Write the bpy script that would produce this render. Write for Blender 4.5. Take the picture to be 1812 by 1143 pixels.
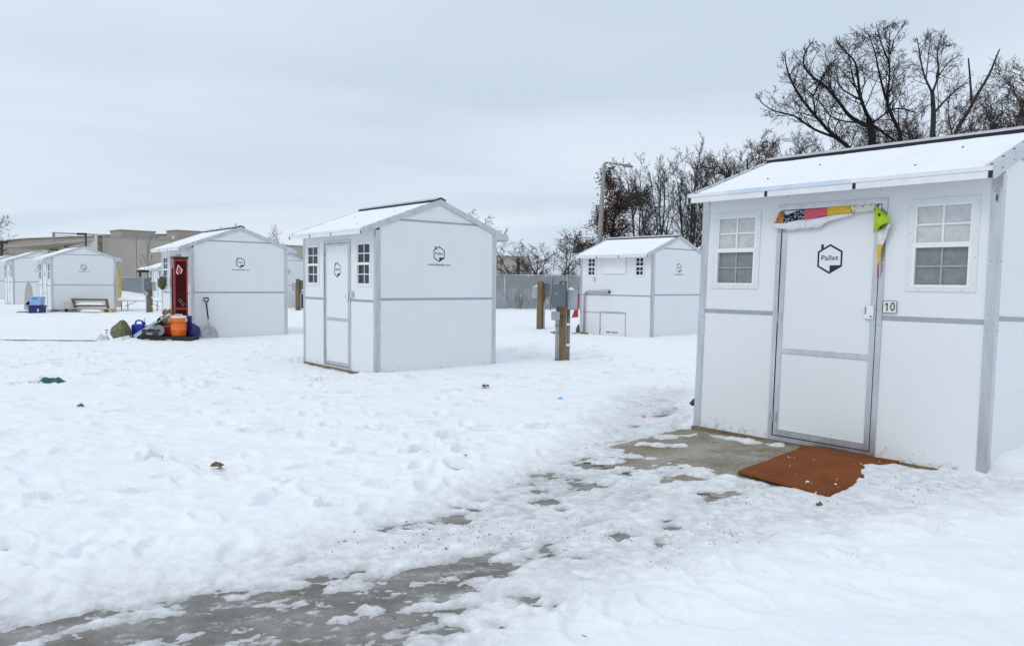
import bpy, math, random
import numpy as np
from mathutils import Vector, Matrix, Euler

for o in list(bpy.data.objects): bpy.data.objects.remove(o, do_unlink=True)
SC = bpy.context.scene
COL = SC.collection
R = math.radians
PI = math.pi

# ------------------------------------------------------------------ camera
cam_d = bpy.data.cameras.new('camera')
cam_d.sensor_fit = 'HORIZONTAL'; cam_d.sensor_width = 36.0
cam_d.lens = 36.0 * 1309.2 / 1812.0
cam_d.clip_start = 0.05; cam_d.clip_end = 3000
cam = bpy.data.objects.new('camera', cam_d); COL.objects.link(cam)
PITCH, ROLL = R(3.188), R(0.607)
fw = Vector((0, math.cos(PITCH), -math.sin(PITCH))); up0 = Vector((0, math.sin(PITCH), math.cos(PITCH))); rt0 = Vector((1, 0, 0))
rt = rt0 * math.cos(ROLL) + up0 * math.sin(ROLL)
up = up0 * math.cos(ROLL) - rt0 * math.sin(ROLL)
cam.matrix_world = Matrix(((rt.x, up.x, -fw.x, 0), (rt.y, up.y, -fw.y, 0), (rt.z, up.z, -fw.z, 1.496), (0, 0, 0, 1)))
SC.camera = cam

# ------------------------------------------------------------------ world, sun, exposure
SUN_EL, SUN_AZ = R(45), R(228)      # azimuth clockwise from +Y: behind the camera, a little left
wd = bpy.data.worlds.new('World'); SC.world = wd; wd.use_nodes = True
nt = wd.node_tree; nt.nodes.clear()
def N(t, typ, **kw):
    n = t.nodes.new(typ)
    for k, v in kw.items():
        if k.startswith('i_'): n.inputs[k[2:].replace('_', ' ')].default_value = v
        else: setattr(n, k, v)
    return n
def build_world():
    L = nt.links.new
    sky = N(nt, 'ShaderNodeTexSky', sky_type='NISHITA', sun_disc=False, sun_elevation=SUN_EL, sun_rotation=SUN_AZ, air_density=1.0, dust_density=3.0)
    sc = N(nt, 'ShaderNodeVectorMath', operation='SCALE'); sc.inputs['Scale'].default_value = 0.09
    L(sky.outputs[0], sc.inputs[0])
    geo = N(nt, 'ShaderNodeTexCoord')
    sep = N(nt, 'ShaderNodeSeparateXYZ'); L(geo.outputs['Generated'], sep.inputs[0])
    mx = N(nt, 'ShaderNodeMath', operation='MAXIMUM'); mx.inputs[1].default_value = 0.0; L(sep.outputs['Z'], mx.inputs[0])
    ad = N(nt, 'ShaderNodeMath', operation='ADD'); ad.inputs[1].default_value = 0.16; L(mx.outputs[0], ad.inputs[0])
    px = N(nt, 'ShaderNodeMath', operation='DIVIDE'); L(sep.outputs['X'], px.inputs[0]); L(ad.outputs[0], px.inputs[1])
    py = N(nt, 'ShaderNodeMath', operation='DIVIDE'); L(sep.outputs['Y'], py.inputs[0]); L(ad.outputs[0], py.inputs[1])
    cb = N(nt, 'ShaderNodeCombineXYZ'); L(px.outputs[0], cb.inputs[0]); L(py.outputs[0], cb.inputs[1])
    mp = N(nt, 'ShaderNodeMapping'); mp.inputs['Scale'].default_value = (0.5, 0.95, 1); mp.inputs['Rotation'].default_value = (0, 0, R(12)); mp.inputs['Location'].default_value = (1.9, 0.55, 0)
    L(cb.outputs[0], mp.inputs[0])
    no = N(nt, 'ShaderNodeTexNoise'); no.inputs['Scale'].default_value = 0.62; no.inputs['Detail'].default_value = 4; no.inputs['Roughness'].default_value = 0.44; no.inputs['Distortion'].default_value = 0.5
    L(mp.outputs[0], no.inputs['Vector'])
    rp = N(nt, 'ShaderNodeValToRGB'); L(no.outputs['Fac'], rp.inputs[0])
    e = rp.color_ramp.elements
    e[0].position = 0.34; e[0].color = (0.575, 0.67, 0.785, 1)
    e[1].position = 0.62; e[1].color = (0.775, 0.858, 0.945, 1)
    m = e.new(0.47); m.color = (0.68, 0.772, 0.88, 1)
    # an overcast sky is brighter overhead than at the horizon (CIE overcast)
    gr = N(nt, 'ShaderNodeMath', operation='MULTIPLY_ADD'); gr.inputs[1].default_value = 0.10; gr.inputs[2].default_value = 0.99; L(mx.outputs[0], gr.inputs[0])
    cs = N(nt, 'ShaderNodeVectorMath', operation='SCALE'); L(rp.outputs[0], cs.inputs[0]); L(gr.outputs[0], cs.inputs['Scale'])
    mix = N(nt, 'ShaderNodeMix', data_type='RGBA'); mix.inputs['Factor'].default_value = 0.97
    L(sc.outputs[0], mix.inputs['A']); L(cs.outputs[0], mix.inputs['B'])
    bg = N(nt, 'ShaderNodeBackground'); bg.inputs['Strength'].default_value = 1.0
    L(mix.outputs['Result'], bg.inputs[0])
    out = N(nt, 'ShaderNodeOutputWorld'); L(bg.outputs[0], out.inputs[0])
build_world()
sun_d = bpy.data.lights.new('sun', 'SUN'); sun_d.energy = 0.62; sun_d.angle = R(28); sun_d.color = (1.0, 0.985, 0.96)
sun = bpy.data.objects.new('sun', sun_d); COL.objects.link(sun)
sdir = Vector((math.sin(SUN_AZ) * math.cos(SUN_EL), math.cos(SUN_AZ) * math.cos(SUN_EL), math.sin(SUN_EL)))
sun.rotation_euler = sdir.to_track_quat('Z', 'Y').to_euler()
sun.location = (0, -10, 30)
SC.view_settings.view_transform = 'Standard'; SC.view_settings.look = 'None'
SC.view_settings.exposure = 0.06; SC.view_settings.gamma = 1.0; SC.view_settings.use_curve_mapping = False
SC.render.engine = 'CYCLES'

# ------------------------------------------------------------------ materials
MATS = {}
def newmat(name):
    m = bpy.data.materials.new(name); m.use_nodes = True
    t = m.node_tree; b = t.nodes['Principled BSDF']; MATS[name] = m
    return m, t, b
def simple(name, col, rough=0.5, metal=0.0, var=0.12, scale=6.0, bump=0.0, bscale=40.0, spec=0.5, stretch=(1, 1, 1), dark=None):
    """colour with procedural variation, optional bump"""
    m, t, b = newmat(name); L = t.links.new
    tc = N(t, 'ShaderNodeTexCoord'); mp = N(t, 'ShaderNodeMapping'); mp.inputs['Scale'].default_value = stretch
    L(tc.outputs['Object'], mp.inputs[0])
    n = N(t, 'ShaderNodeTexNoise'); n.inputs['Scale'].default_value = scale; n.inputs['Detail'].default_value = 5; n.inputs['Roughness'].default_value = 0.6
    L(mp.outputs[0], n.inputs['Vector'])
    r = N(t, 'ShaderNodeValToRGB'); L(n.outputs['Fac'], r.inputs[0])
    d = dark if dark else tuple(c * (1 - var) for c in col)
    l = tuple(min(1, c * (1 + var)) for c in col) if not dark else col
    r.color_ramp.elements[0].position = 0.32; r.color_ramp.elements[0].color = (*d, 1)
    r.color_ramp.elements[1].position = 0.68; r.color_ramp.elements[1].color = (*l, 1)
    L(r.outputs[0], b.inputs['Base Color'])
    b.inputs['Metallic'].default_value = metal; b.inputs['Specular IOR Level'].default_value = spec
    mr = N(t, 'ShaderNodeMapRange'); L(n.outputs['Fac'], mr.inputs[0])
    mr.inputs['To Min'].default_value = max(0.03, rough - 0.08); mr.inputs['To Max'].default_value = min(1, rough + 0.08)
    L(mr.outputs[0], b.inputs['Roughness'])
    if bump:
        n2 = N(t, 'ShaderNodeTexNoise'); n2.inputs['Scale'].default_value = bscale; n2.inputs['Detail'].default_value = 4
        L(mp.outputs[0], n2.inputs['Vector'])
        bp = N(t, 'ShaderNodeBump'); bp.inputs['Strength'].default_value = bump; bp.inputs['Distance'].default_value = 0.01
        L(n2.outputs['Fac'], bp.inputs['Height']); L(bp.outputs[0], b.inputs['Normal'])
    return m

def mat_panel():
    m, t, b = newmat('panel_white'); L = t.links.new
    tc = N(t, 'ShaderNodeTexCoord')
    n = N(t, 'ShaderNodeTexNoise'); n.inputs['Scale'].default_value = 1.7; n.inputs['Detail'].default_value = 4; L(tc.outputs['Object'], n.inputs['Vector'])
    r = N(t, 'ShaderNodeValToRGB'); L(n.outputs['Fac'], r.inputs[0])
    r.color_ramp.elements[0].color = (0.735, 0.755, 0.77, 1); r.color_ramp.elements[1].color = (0.775, 0.79, 0.80, 1)
    # mud splashes: specks and smears low on the panel
    n2 = N(t, 'ShaderNodeTexNoise'); n2.inputs['Scale'].default_value = 14; n2.inputs['Detail'].default_value = 7; n2.inputs['Roughness'].default_value = 0.72; L(tc.outputs['Object'], n2.inputs['Vector'])
    sp = N(t, 'ShaderNodeSeparateXYZ'); L(tc.outputs['Object'], sp.inputs[0])
    mr = N(t, 'ShaderNodeMapRange'); L(sp.outputs['Z'], mr.inputs[0]); mr.inputs['From Min'].default_value = 0.0; mr.inputs['From Max'].default_value = 0.30; mr.inputs['To Min'].default_value = 0.49; mr.inputs['To Max'].default_value = 0.76
    gt = N(t, 'ShaderNodeMath', operation='SUBTRACT'); L(n2.outputs['Fac'], gt.inputs[0]); L(mr.outputs[0], gt.inputs[1])
    ml = N(t, 'ShaderNodeMath', operation='MULTIPLY', use_clamp=True); ml.inputs[1].default_value = 7; L(gt.outputs[0], ml.inputs[0])
    mx = N(t, 'ShaderNodeMix', data_type='RGBA'); L(ml.outputs[0], mx.inputs['Factor']); L(r.outputs[0], mx.inputs['A']); mx.inputs['B'].default_value = (0.36, 0.33, 0.25, 1)
    # faint scuffs
    n3 = N(t, 'ShaderNodeTexNoise'); n3.inputs['Scale'].default_value = 3.2; n3.inputs['Detail'].default_value = 8; n3.inputs['Roughness'].default_value = 0.7; n3.inputs['Distortion'].default_value = 1.0; L(tc.outputs['Object'], n3.inputs['Vector'])
    mr3 = N(t, 'ShaderNodeMapRange'); L(n3.outputs['Fac'], mr3.inputs[0]); mr3.inputs['From Min'].default_value = 0.66; mr3.inputs['From Max'].default_value = 0.8; mr3.inputs['To Max'].default_value = 0.14
    mx2 = N(t, 'ShaderNodeMix', data_type='RGBA'); L(mr3.outputs[0], mx2.inputs['Factor']); L(mx.outputs['Result'], mx2.inputs['A']); mx2.inputs['B'].default_value = (0.60, 0.60, 0.58, 1)
    L(mx2.outputs['Result'], b.inputs['Base Color'])
    mrr = N(t, 'ShaderNodeMapRange'); L(n.outputs['Fac'], mrr.inputs[0]); mrr.inputs['To Min'].default_value = 0.22; mrr.inputs['To Max'].default_value = 0.38; L(mrr.outputs[0], b.inputs['Roughness'])
    n4 = N(t, 'ShaderNodeTexNoise'); n4.inputs['Scale'].default_value = 2.6; n4.inputs['Detail'].default_value = 2; L(tc.outputs['Object'], n4.inputs['Vector'])
    bp = N(t, 'ShaderNodeBump'); bp.inputs['Strength'].default_value = 0.25; bp.inputs['Distance'].default_value = 0.012; L(n4.outputs['Fac'], bp.inputs['Height']); L(bp.outputs[0], b.inputs['Normal'])
mat_panel()

def mat_snow():
    m, t, b = newmat('snow'); L = t.links.new
    tc = N(t, 'ShaderNodeTexCoord')
    at = N(t, 'ShaderNodeAttribute', attribute_name='thin')
    n = N(t, 'ShaderNodeTexNoise'); n.inputs['Scale'].default_value = 3.0; n.inputs['Detail'].default_value = 6; n.inputs['Roughness'].default_value = 0.6; L(tc.outputs['Object'], n.inputs['Vector'])
    r = N(t, 'ShaderNodeValToRGB'); L(n.outputs['Fac'], r.inputs[0])
    r.color_ramp.elements[0].position = 0.3; r.color_ramp.elements[0].color = (0.85, 0.87, 0.885, 1); r.color_ramp.elements[1].position = 0.7; r.color_ramp.elements[1].color = (0.90, 0.91, 0.92, 1)
    n2 = N(t, 'ShaderNodeTexNoise'); n2.inputs['Scale'].default_value = 11; n2.inputs['Detail'].default_value = 8; n2.inputs['Roughness'].default_value = 0.7; L(tc.outputs['Object'], n2.inputs['Vector'])
    # thin, trodden snow: grey-white slush
    mr = N(t, 'ShaderNodeMapRange'); L(n2.outputs['Fac'], mr.inputs[0]); mr.inputs['From Min'].default_value = 0.3; mr.inputs['From Max'].default_value = 0.62
    ml = N(t, 'ShaderNodeMath', operation='MULTIPLY', use_clamp=True); L(mr.outputs[0], ml.inputs[0]); L(at.outputs['Fac'], ml.inputs[1])
    mx = N(t, 'ShaderNodeMix', data_type='RGBA'); L(ml.outputs[0], mx.inputs['Factor']); L(r.outputs[0], mx.inputs['A']); mx.inputs['B'].default_value = (0.61, 0.612, 0.615, 1)
    # dirt specks where it is trodden
    n3 = N(t, 'ShaderNodeTexNoise'); n3.inputs['Scale'].default_value = 55; n3.inputs['Detail'].default_value = 4; n3.inputs['Roughness'].default_value = 0.65; L(tc.outputs['Object'], n3.inputs['Vector'])
    n4 = N(t, 'ShaderNodeTexNoise'); n4.inputs['Scale'].default_value = 1.6; n4.inputs['Detail'].default_value = 4; L(tc.outputs['Object'], n4.inputs['Vector'])
    th = N(t, 'ShaderNodeMapRange'); L(n4.outputs['Fac'], th.inputs[0]); th.inputs['From Min'].default_value = 0.35; th.inputs['From Max'].default_value = 0.7; th.inputs['To Min'].default_value = 0.80; th.inputs['To Max'].default_value = 0.57
    sb = N(t, 'ShaderNodeMath', operation='SUBTRACT'); L(n3.outputs['Fac'], sb.inputs[0]); L(th.outputs[0], sb.inputs[1])
    s2 = N(t, 'ShaderNodeMath', operation='MULTIPLY', use_clamp=True); s2.inputs[1].default_value = 9; L(sb.outputs[0], s2.inputs[0])
    s3 = N(t, 'ShaderNodeMath', operation='MULTIPLY', use_clamp=True); L(s2.outputs[0], s3.inputs[0]); L(at.outputs['Fac'], s3.inputs[1])
    mx2 = N(t, 'ShaderNodeMix', data_type='RGBA'); L(s3.outputs[0], mx2.inputs['Factor']); L(mx.outputs['Result'], mx2.inputs['A']); mx2.inputs['B'].default_value = (0.22, 0.19, 0.15, 1)
    aw = N(t, 'ShaderNodeAttribute', attribute_name='wet')
    nw = N(t, 'ShaderNodeTexNoise'); nw.inputs['Scale'].default_value = 38; nw.inputs['Detail'].default_value = 5; nw.inputs['Roughness'].default_value = 0.7; L(tc.outputs['Object'], nw.inputs['Vector'])
    mw = N(t, 'ShaderNodeMath', operation='MULTIPLY_ADD'); mw.inputs[1].default_value = 1.8; mw.inputs[2].default_value = -0.28; L(nw.outputs['Fac'], mw.inputs[0])
    mw2 = N(t, 'ShaderNodeMath', operation='MULTIPLY', use_clamp=True); L(mw.outputs[0], mw2.inputs[0]); L(aw.outputs['Fac'], mw2.inputs[1])
    mx3 = N(t, 'ShaderNodeMix', data_type='RGBA'); L(mw2.outputs[0], mx3.inputs['Factor']); L(mx2.outputs['Result'], mx3.inputs['A']); mx3.inputs['B'].default_value = (0.33, 0.325, 0.32, 1)
    L(mx3.outputs['Result'], b.inputs['Base Color'])
    b.inputs['Roughness'].default_value = 0.75; b.inputs['Specular IOR Level'].default_value = 0.25
    n5 = N(t, 'ShaderNodeTexNoise'); n5.inputs['Scale'].default_value = 24; n5.inputs['Detail'].default_value = 7; n5.inputs['Roughness'].default_value = 0.65; L(tc.outputs['Object'], n5.inputs['Vector'])
    bp = N(t, 'ShaderNodeBump'); bp.inputs['Strength'].default_value = 0.45; bp.inputs['Distance'].default_value = 0.018; L(n5.outputs['Fac'], bp.inputs['Height']); L(bp.outputs[0], b.inputs['Normal'])
mat_snow()

def mat_ice():
    m, t, b = newmat('icy_asphalt'); L = t.links.new
    tc = N(t, 'ShaderNodeTexCoord')
    mp = N(t, 'ShaderNodeMapping'); mp.inputs['Rotation'].default_value = (0, 0, R(-20)); mp.inputs['Scale'].default_value = (0.9, 1.35, 1); L(tc.outputs['Object'], mp.inputs[0])
    def nz(sc, det, ro, di, vec):
        n = N(t, 'ShaderNodeTexNoise'); n.inputs['Scale'].default_value = sc; n.inputs['Detail'].default_value = det; n.inputs['Roughness'].default_value = ro; n.inputs['Distortion'].default_value = di; L(vec, n.inputs['Vector']); return n
    def ramp(src, stops):
        r = N(t, 'ShaderNodeValToRGB'); L(src, r.inputs[0]); e = r.color_ramp.elements
        e[0].position, e[0].color = stops[0][0], (*stops[0][1], 1); e[1].position, e[1].color = stops[-1][0], (*stops[-1][1], 1)
        for p, c in stops[1:-1]: k = e.new(p); k.color = (*c, 1)
        return r
    def mixc(f, A, B):
        x = N(t, 'ShaderNodeMix', data_type='RGBA'); L(f, x.inputs['Factor'])
        for k, v in (('A', A), ('B', B)):
            if isinstance(v, tuple): x.inputs[k].default_value = (*v, 1)
            else: L(v, x.inputs[k])
        return x.outputs['Result']
    def mrange(src, a0, a1, b0, b1):
        r = N(t, 'ShaderNodeMapRange'); L(src, r.inputs[0]); r.inputs['From Min'].default_value = a0; r.inputs['From Max'].default_value = a1; r.inputs['To Min'].default_value = b0; r.inputs['To Max'].default_value = b1; return r.outputs[0]
    n1 = nz(2.1, 10, 0.70, 0.15, mp.outputs[0])
    base = ramp(n1.outputs['Fac'], [(0.30, (0.105, 0.092, 0.070)), (0.46, (0.185, 0.172, 0.152)), (0.58, (0.27, 0.258, 0.243)), (0.74, (0.40, 0.395, 0.385))])
    n2 = nz(9, 10, 0.74, 0.2, mp.outputs[0])        # frost and refrozen slush
    c = mixc(mrange(n2.outputs['Fac'], 0.54, 0.62, 0, 0.72), base.outputs[0], (0.58, 0.58, 0.575))
    n3 = nz(45, 6, 0.7, 0, tc.outputs['Object'])     # grit
    c = mixc(mrange(n3.outputs['Fac'], 0.60, 0.70, 0, 0.7), c, (0.075, 0.065, 0.052))
    n4 = nz(120, 3, 0.6, 0, tc.outputs['Object'])
    c = mixc(mrange(n4.outputs['Fac'], 0.62, 0.72, 0, 0.5), c, (0.55, 0.55, 0.54))
    L(c, b.inputs['Base Color'])
    L(mrange(n2.outputs['Fac'], 0.35, 0.65, 0.34, 0.85), b.inputs['Roughness'])
    b.inputs['Specular IOR Level'].default_value = 0.28
    bp = N(t, 'ShaderNodeBump'); bp.inputs['Strength'].default_value = 0.7; bp.inputs['Distance'].default_value = 0.012; L(n2.outputs['Fac'], bp.inputs['Height'])
    bp2 = N(t, 'ShaderNodeBump'); bp2.inputs['Strength'].default_value = 0.4; bp2.inputs['Distance'].default_value = 0.004; L(n4.outputs['Fac'], bp2.inputs['Height']); L(bp.outputs[0], bp2.inputs['Normal']); L(bp2.outputs[0], b.inputs['Normal'])
mat_ice()

def mat_gravel():
    m, t, b = newmat('gravel'); L = t.links.new
    tc = N(t, 'ShaderNodeTexCoord')
    v = N(t, 'ShaderNodeTexVoronoi'); v.inputs['Scale'].default_value = 75; L(tc.outputs['Object'], v.inputs['Vector'])
    n = N(t, 'ShaderNodeTexNoise'); n.inputs['Scale'].default_value = 2.0; n.inputs['Detail'].default_value = 6; L(tc.outputs['Object'], n.inputs['Vector'])
    r = N(t, 'ShaderNodeValToRGB'); L(v.outputs['Color'], r.inputs[0])
    r.color_ramp.elements[0].color = (0.15, 0.12, 0.072, 1); r.color_ramp.elements[1].color = (0.38, 0.335, 0.25, 1)
    r2 = N(t, 'ShaderNodeMapRange'); L(n.outputs['Fac'], r2.inputs[0]); r2.inputs['From Min'].default_value = 0.42; r2.inputs['From Max'].default_value = 0.6
    mx = N(t, 'ShaderNodeMix', data_type='RGBA'); L(r2.outputs[0], mx.inputs['Factor']); L(r.outputs[0], mx.inputs['A']); mx.inputs['B'].default_value = (0.47, 0.455, 0.43, 1)
    mx.inputs['Factor'].default_value = 0.3
    ml = N(t, 'ShaderNodeMath', operation='MULTIPLY'); ml.inputs[1].default_value = 0.45; L(r2.outputs[0], ml.inputs[0]); L(ml.outputs[0], mx.inputs['Factor'])
    ns = N(t, 'ShaderNodeTexNoise'); ns.inputs['Scale'].default_value = 3.4; ns.inputs['Detail'].default_value = 8; ns.inputs['Roughness'].default_value = 0.7; L(tc.outputs['Object'], ns.inputs['Vector'])
    ms = N(t, 'ShaderNodeMapRange'); L(ns.outputs['Fac'], ms.inputs[0]); ms.inputs['From Min'].default_value = 0.48; ms.inputs['From Max'].default_value = 0.62; ms.inputs['To Max'].default_value = 0.7
    mst = N(t, 'ShaderNodeMix', data_type='RGBA'); L(ms.outputs[0], mst.inputs['Factor']); L(mx.outputs['Result'], mst.inputs['A']); mst.inputs['B'].default_value = (0.155, 0.115, 0.06, 1)
    L(mst.outputs['Result'], b.inputs['Base Color']); b.inputs['Roughness'].default_value = 0.7
    bp = N(t, 'ShaderNodeBump'); bp.inputs['Strength'].default_value = 0.8; bp.inputs['Distance'].default_value = 0.01; L(v.outputs['Distance'], bp.inputs['Height']); bp.invert = True; L(bp.outputs[0], b.inputs['Normal'])
mat_gravel()

def mat_dots(name, base, dot, scale, size, rnd=1.0, extra=None):
    m, t, b = newmat(name); L = t.links.new
    tc = N(t, 'ShaderNodeTexCoord')
    v = N(t, 'ShaderNodeTexVoronoi'); v.inputs['Scale'].default_value = scale; v.inputs['Randomness'].default_value = rnd; L(tc.outputs['Object'], v.inputs['Vector'])
    lt = N(t, 'ShaderNodeMath', operation='LESS_THAN'); lt.inputs[1].default_value = size; L(v.outputs['Distance'], lt.inputs[0])
    mx = N(t, 'ShaderNodeMix', data_type='RGBA'); L(lt.outputs[0], mx.inputs['Factor']); mx.inputs['A'].default_value = (*base, 1)
    if extra:
        r = N(t, 'ShaderNodeValToRGB'); L(v.outputs['Color'], r.inputs[0]); r.color_ramp.interpolation = 'CONSTANT'
        r.color_ramp.elements[0].color = (*dot, 1); r.color_ramp.elements[1].position = 0.55; r.color_ramp.elements[1].color = (*extra, 1)
        L(r.outputs[0], mx.inputs['B'])
    else: mx.inputs['B'].default_value = (*dot, 1)
    L(mx.outputs['Result'], b.inputs['Base Color']); b.inputs['Roughness'].default_value = 0.9; b.inputs['Specular IOR Level'].default_value = 0.1
    return m
simple('aluminium', (0.56, 0.575, 0.60), rough=0.30, metal=0.95, var=0.12, scale=9, stretch=(1, 1, 0.25))
simple('dull_aluminium', (0.50, 0.51, 0.53), rough=0.5, metal=0.6, var=0.2, scale=7)
simple('trim_grey', (0.36, 0.385, 0.42), rough=0.5, metal=0.3, var=0.08, scale=10)
simple('white_trim', (0.76, 0.77, 0.78), rough=0.4, var=0.05, scale=8)
simple('vinyl', (0.72, 0.745, 0.735), rough=0.4, var=0.03)
simple('vinyl_white', (0.80, 0.81, 0.81), rough=0.35, var=0.03)
simple('black', (0.012, 0.012, 0.014), rough=0.5, var=0.3)
simple('ink', (0.010, 0.011, 0.018), rough=0.5, var=0.05)
simple('gap_shade', (0.02, 0.02, 0.022), rough=0.8, var=0.2)
simple('film_blue', (0.60, 0.69, 0.78), rough=0.3, var=0.08, scale=12)
simple('roof_white', (0.78, 0.79, 0.80), rough=0.45, var=0.05)
simple('glass_dark', (0.012, 0.015, 0.018), rough=0.06, var=0.5, scale=3, spec=0.45)
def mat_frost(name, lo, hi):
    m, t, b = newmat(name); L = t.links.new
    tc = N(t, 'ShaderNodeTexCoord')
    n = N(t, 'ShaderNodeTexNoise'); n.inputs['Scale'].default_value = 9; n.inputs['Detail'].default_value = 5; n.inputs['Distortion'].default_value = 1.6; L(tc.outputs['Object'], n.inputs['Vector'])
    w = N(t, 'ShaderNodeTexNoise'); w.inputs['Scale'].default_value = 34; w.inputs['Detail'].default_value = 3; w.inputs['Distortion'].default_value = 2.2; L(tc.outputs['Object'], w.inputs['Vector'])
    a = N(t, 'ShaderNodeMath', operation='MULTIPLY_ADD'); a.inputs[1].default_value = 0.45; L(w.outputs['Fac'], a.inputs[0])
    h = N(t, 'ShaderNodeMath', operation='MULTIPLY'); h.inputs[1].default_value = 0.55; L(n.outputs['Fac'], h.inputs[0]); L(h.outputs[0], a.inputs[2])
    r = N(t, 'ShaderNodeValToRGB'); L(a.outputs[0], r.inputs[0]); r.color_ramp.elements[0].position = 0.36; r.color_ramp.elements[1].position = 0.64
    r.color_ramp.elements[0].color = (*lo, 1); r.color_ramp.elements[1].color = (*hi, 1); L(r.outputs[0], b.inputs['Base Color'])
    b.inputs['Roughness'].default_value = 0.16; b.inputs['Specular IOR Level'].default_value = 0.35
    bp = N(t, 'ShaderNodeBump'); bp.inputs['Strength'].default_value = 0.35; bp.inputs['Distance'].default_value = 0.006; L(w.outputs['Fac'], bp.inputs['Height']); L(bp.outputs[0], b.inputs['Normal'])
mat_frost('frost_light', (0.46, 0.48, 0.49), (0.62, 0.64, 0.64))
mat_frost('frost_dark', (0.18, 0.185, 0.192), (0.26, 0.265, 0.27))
simple('screen_bar', (0.33, 0.345, 0.36), rough=0.6, var=0.05)
simple('wood_post', (0.25, 0.17, 0.075), rough=0.75, var=0.3, scale=5, stretch=(6, 6, 0.6), bump=0.4, dark=(0.11, 0.07, 0.03))
simple('wood_pale', (0.52, 0.41, 0.28), rough=0.75, var=0.25, scale=5, stretch=(1, 5, 5))
simple('wood_grey', (0.17, 0.13, 0.08), rough=0.8, var=0.3, scale=5, stretch=(1, 5, 5))
simple('wood_sill', (0.22, 0.16, 0.08), rough=0.85, var=0.4, scale=6)
simple('box_dark', (0.115, 0.14, 0.155), rough=0.45, var=0.12, scale=5)
simple('box_grey', (0.34, 0.375, 0.41), rough=0.45, var=0.1, scale=5)
simple('conduit_grey', (0.36, 0.38, 0.42), rough=0.4, var=0.1, scale=5)
simple('conduit_dark', (0.17, 0.18, 0.20), rough=0.45, var=0.15, scale=5)
simple('mat_rust', (0.285, 0.092, 0.030), rough=0.95, var=0.3, scale=3.2, bump=1.0, bscale=170, spec=0.1, dark=(0.20, 0.064, 0.023))
simple('cloth_orange', (0.55, 0.27, 0.06), rough=0.9, var=0.5, scale=45, spec=0.1, dark=(0.25, 0.09, 0.03))
mat_dots('cloth_navy', (0.018, 0.024, 0.045), (0.72, 0.75, 0.80), 75, 0.30, 0.6)
simple('cloth_pink', (0.60, 0.115, 0.17), rough=0.9, var=0.1, scale=60, spec=0.1)
simple('cloth_yellow', (0.72, 0.46, 0.05), rough=0.9, var=0.1, scale=60, spec=0.1)
mat_dots('cloth_cream', (0.70, 0.66, 0.58), (0.30, 0.14, 0.09), 42, 0.27, 1.0, (0.10, 0.10, 0.13))
mat_dots('cloth_spot', (0.76, 0.76, 0.80), (0.03, 0.03, 0.05), 42, 0.22, 0.12, (0.35, 0.03, 0.06))
simple('cloth_lime', (0.37, 0.55, 0.028), rough=0.85, var=0.15, scale=14, spec=0.15)
simple('cloth_white', (0.72, 0.70, 0.66), rough=0.9, var=0.12, scale=14, spec=0.1)
simple('bark_dark', (0.020, 0.018, 0.017), rough=0.95, var=0.35, scale=3, spec=0.1)
simple('bark_grey', (0.050, 0.046, 0.043), rough=0.95, var=0.35, scale=3, spec=0.1)
simple('bark_brown', (0.060, 0.047, 0.038), rough=0.95, var=0.35, scale=3, spec=0.1)
simple('leaf_brown', (0.085, 0.042, 0.027), rough=0.9, var=0.45, scale=2.5, spec=0.15)
simple('leaf_dull', (0.07, 0.058, 0.05), rough=0.9, var=0.4, scale=2.5, spec=0.1)
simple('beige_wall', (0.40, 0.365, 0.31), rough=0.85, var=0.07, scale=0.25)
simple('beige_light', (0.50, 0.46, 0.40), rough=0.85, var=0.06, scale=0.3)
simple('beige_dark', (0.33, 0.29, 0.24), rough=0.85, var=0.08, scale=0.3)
simple('fence_slat', (0.27, 0.285, 0.30), rough=0.6, var=0.22, scale=0.55, dark=(0.19, 0.20, 0.21))
simple('fence_metal', (0.42, 0.45, 0.48), rough=0.4, metal=0.6, var=0.1)
simple('concrete_pole', (0.30, 0.275, 0.235), rough=0.8, var=0.08, scale=2)
simple('lamp_grey', (0.30, 0.32, 0.34), rough=0.5, metal=0.4, var=0.1)
simple('bronze', (0.03, 0.03, 0.035), rough=0.5, var=0.2)
simple('red_paint', (0.25, 0.022, 0.018), rough=0.35, var=0.15, scale=8)
simple('red_plastic', (0.50, 0.02, 0.03), rough=0.35, var=0.12, scale=8)
mat_dots('red_mesh', (0.060, 0.007, 0.007), (0.34, 0.06, 0.05), 15, 0.24, 0.55)
simple('orange_plastic', (0.78, 0.155, 0.012), rough=0.4, var=0.08, scale=7)
simple('white_plastic', (0.75, 0.74, 0.72), rough=0.45, var=0.08)
simple('blue_plastic', (0.012, 0.028, 0.36), rough=0.35, var=0.12, scale=7)
simple('navy_plastic', (0.012, 0.018, 0.12), rough=0.4, var=0.2, scale=7)
simple('light_blue_plastic', (0.24, 0.40, 0.66), rough=0.35, var=0.12, scale=5)
simple('grey_blue_plastic', (0.30, 0.38, 0.50), rough=0.4, var=0.15, scale=5)
simple('black_plastic', (0.016, 0.016, 0.018), rough=0.4, var=0.35, scale=9)
simple('grey_disc', (0.19, 0.21, 0.24), rough=0.5, var=0.15)
simple('paper_brown', (0.27, 0.19, 0.10), rough=0.9, var=0.3, scale=9, bump=0.5, bscale=14)
simple('camo', (0.24, 0.25, 0.135), rough=0.9, var=0.5, scale=26, bump=0.9, bscale=38, dark=(0.07, 0.08, 0.04))
simple('plastic_film', (0.55, 0.57, 0.60), rough=0.35, var=0.2, scale=16, bump=0.8, bscale=22)
simple('metal_scoop', (0.42, 0.43, 0.44), rough=0.45, metal=0.55, var=0.3, scale=7)
simple('leaf_green', (0.09, 0.13, 0.035), rough=0.8, var=0.4, scale=20)
simple('mask_blue', (0.25, 0.55, 0.85), rough=0.8, var=0.1)
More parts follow.
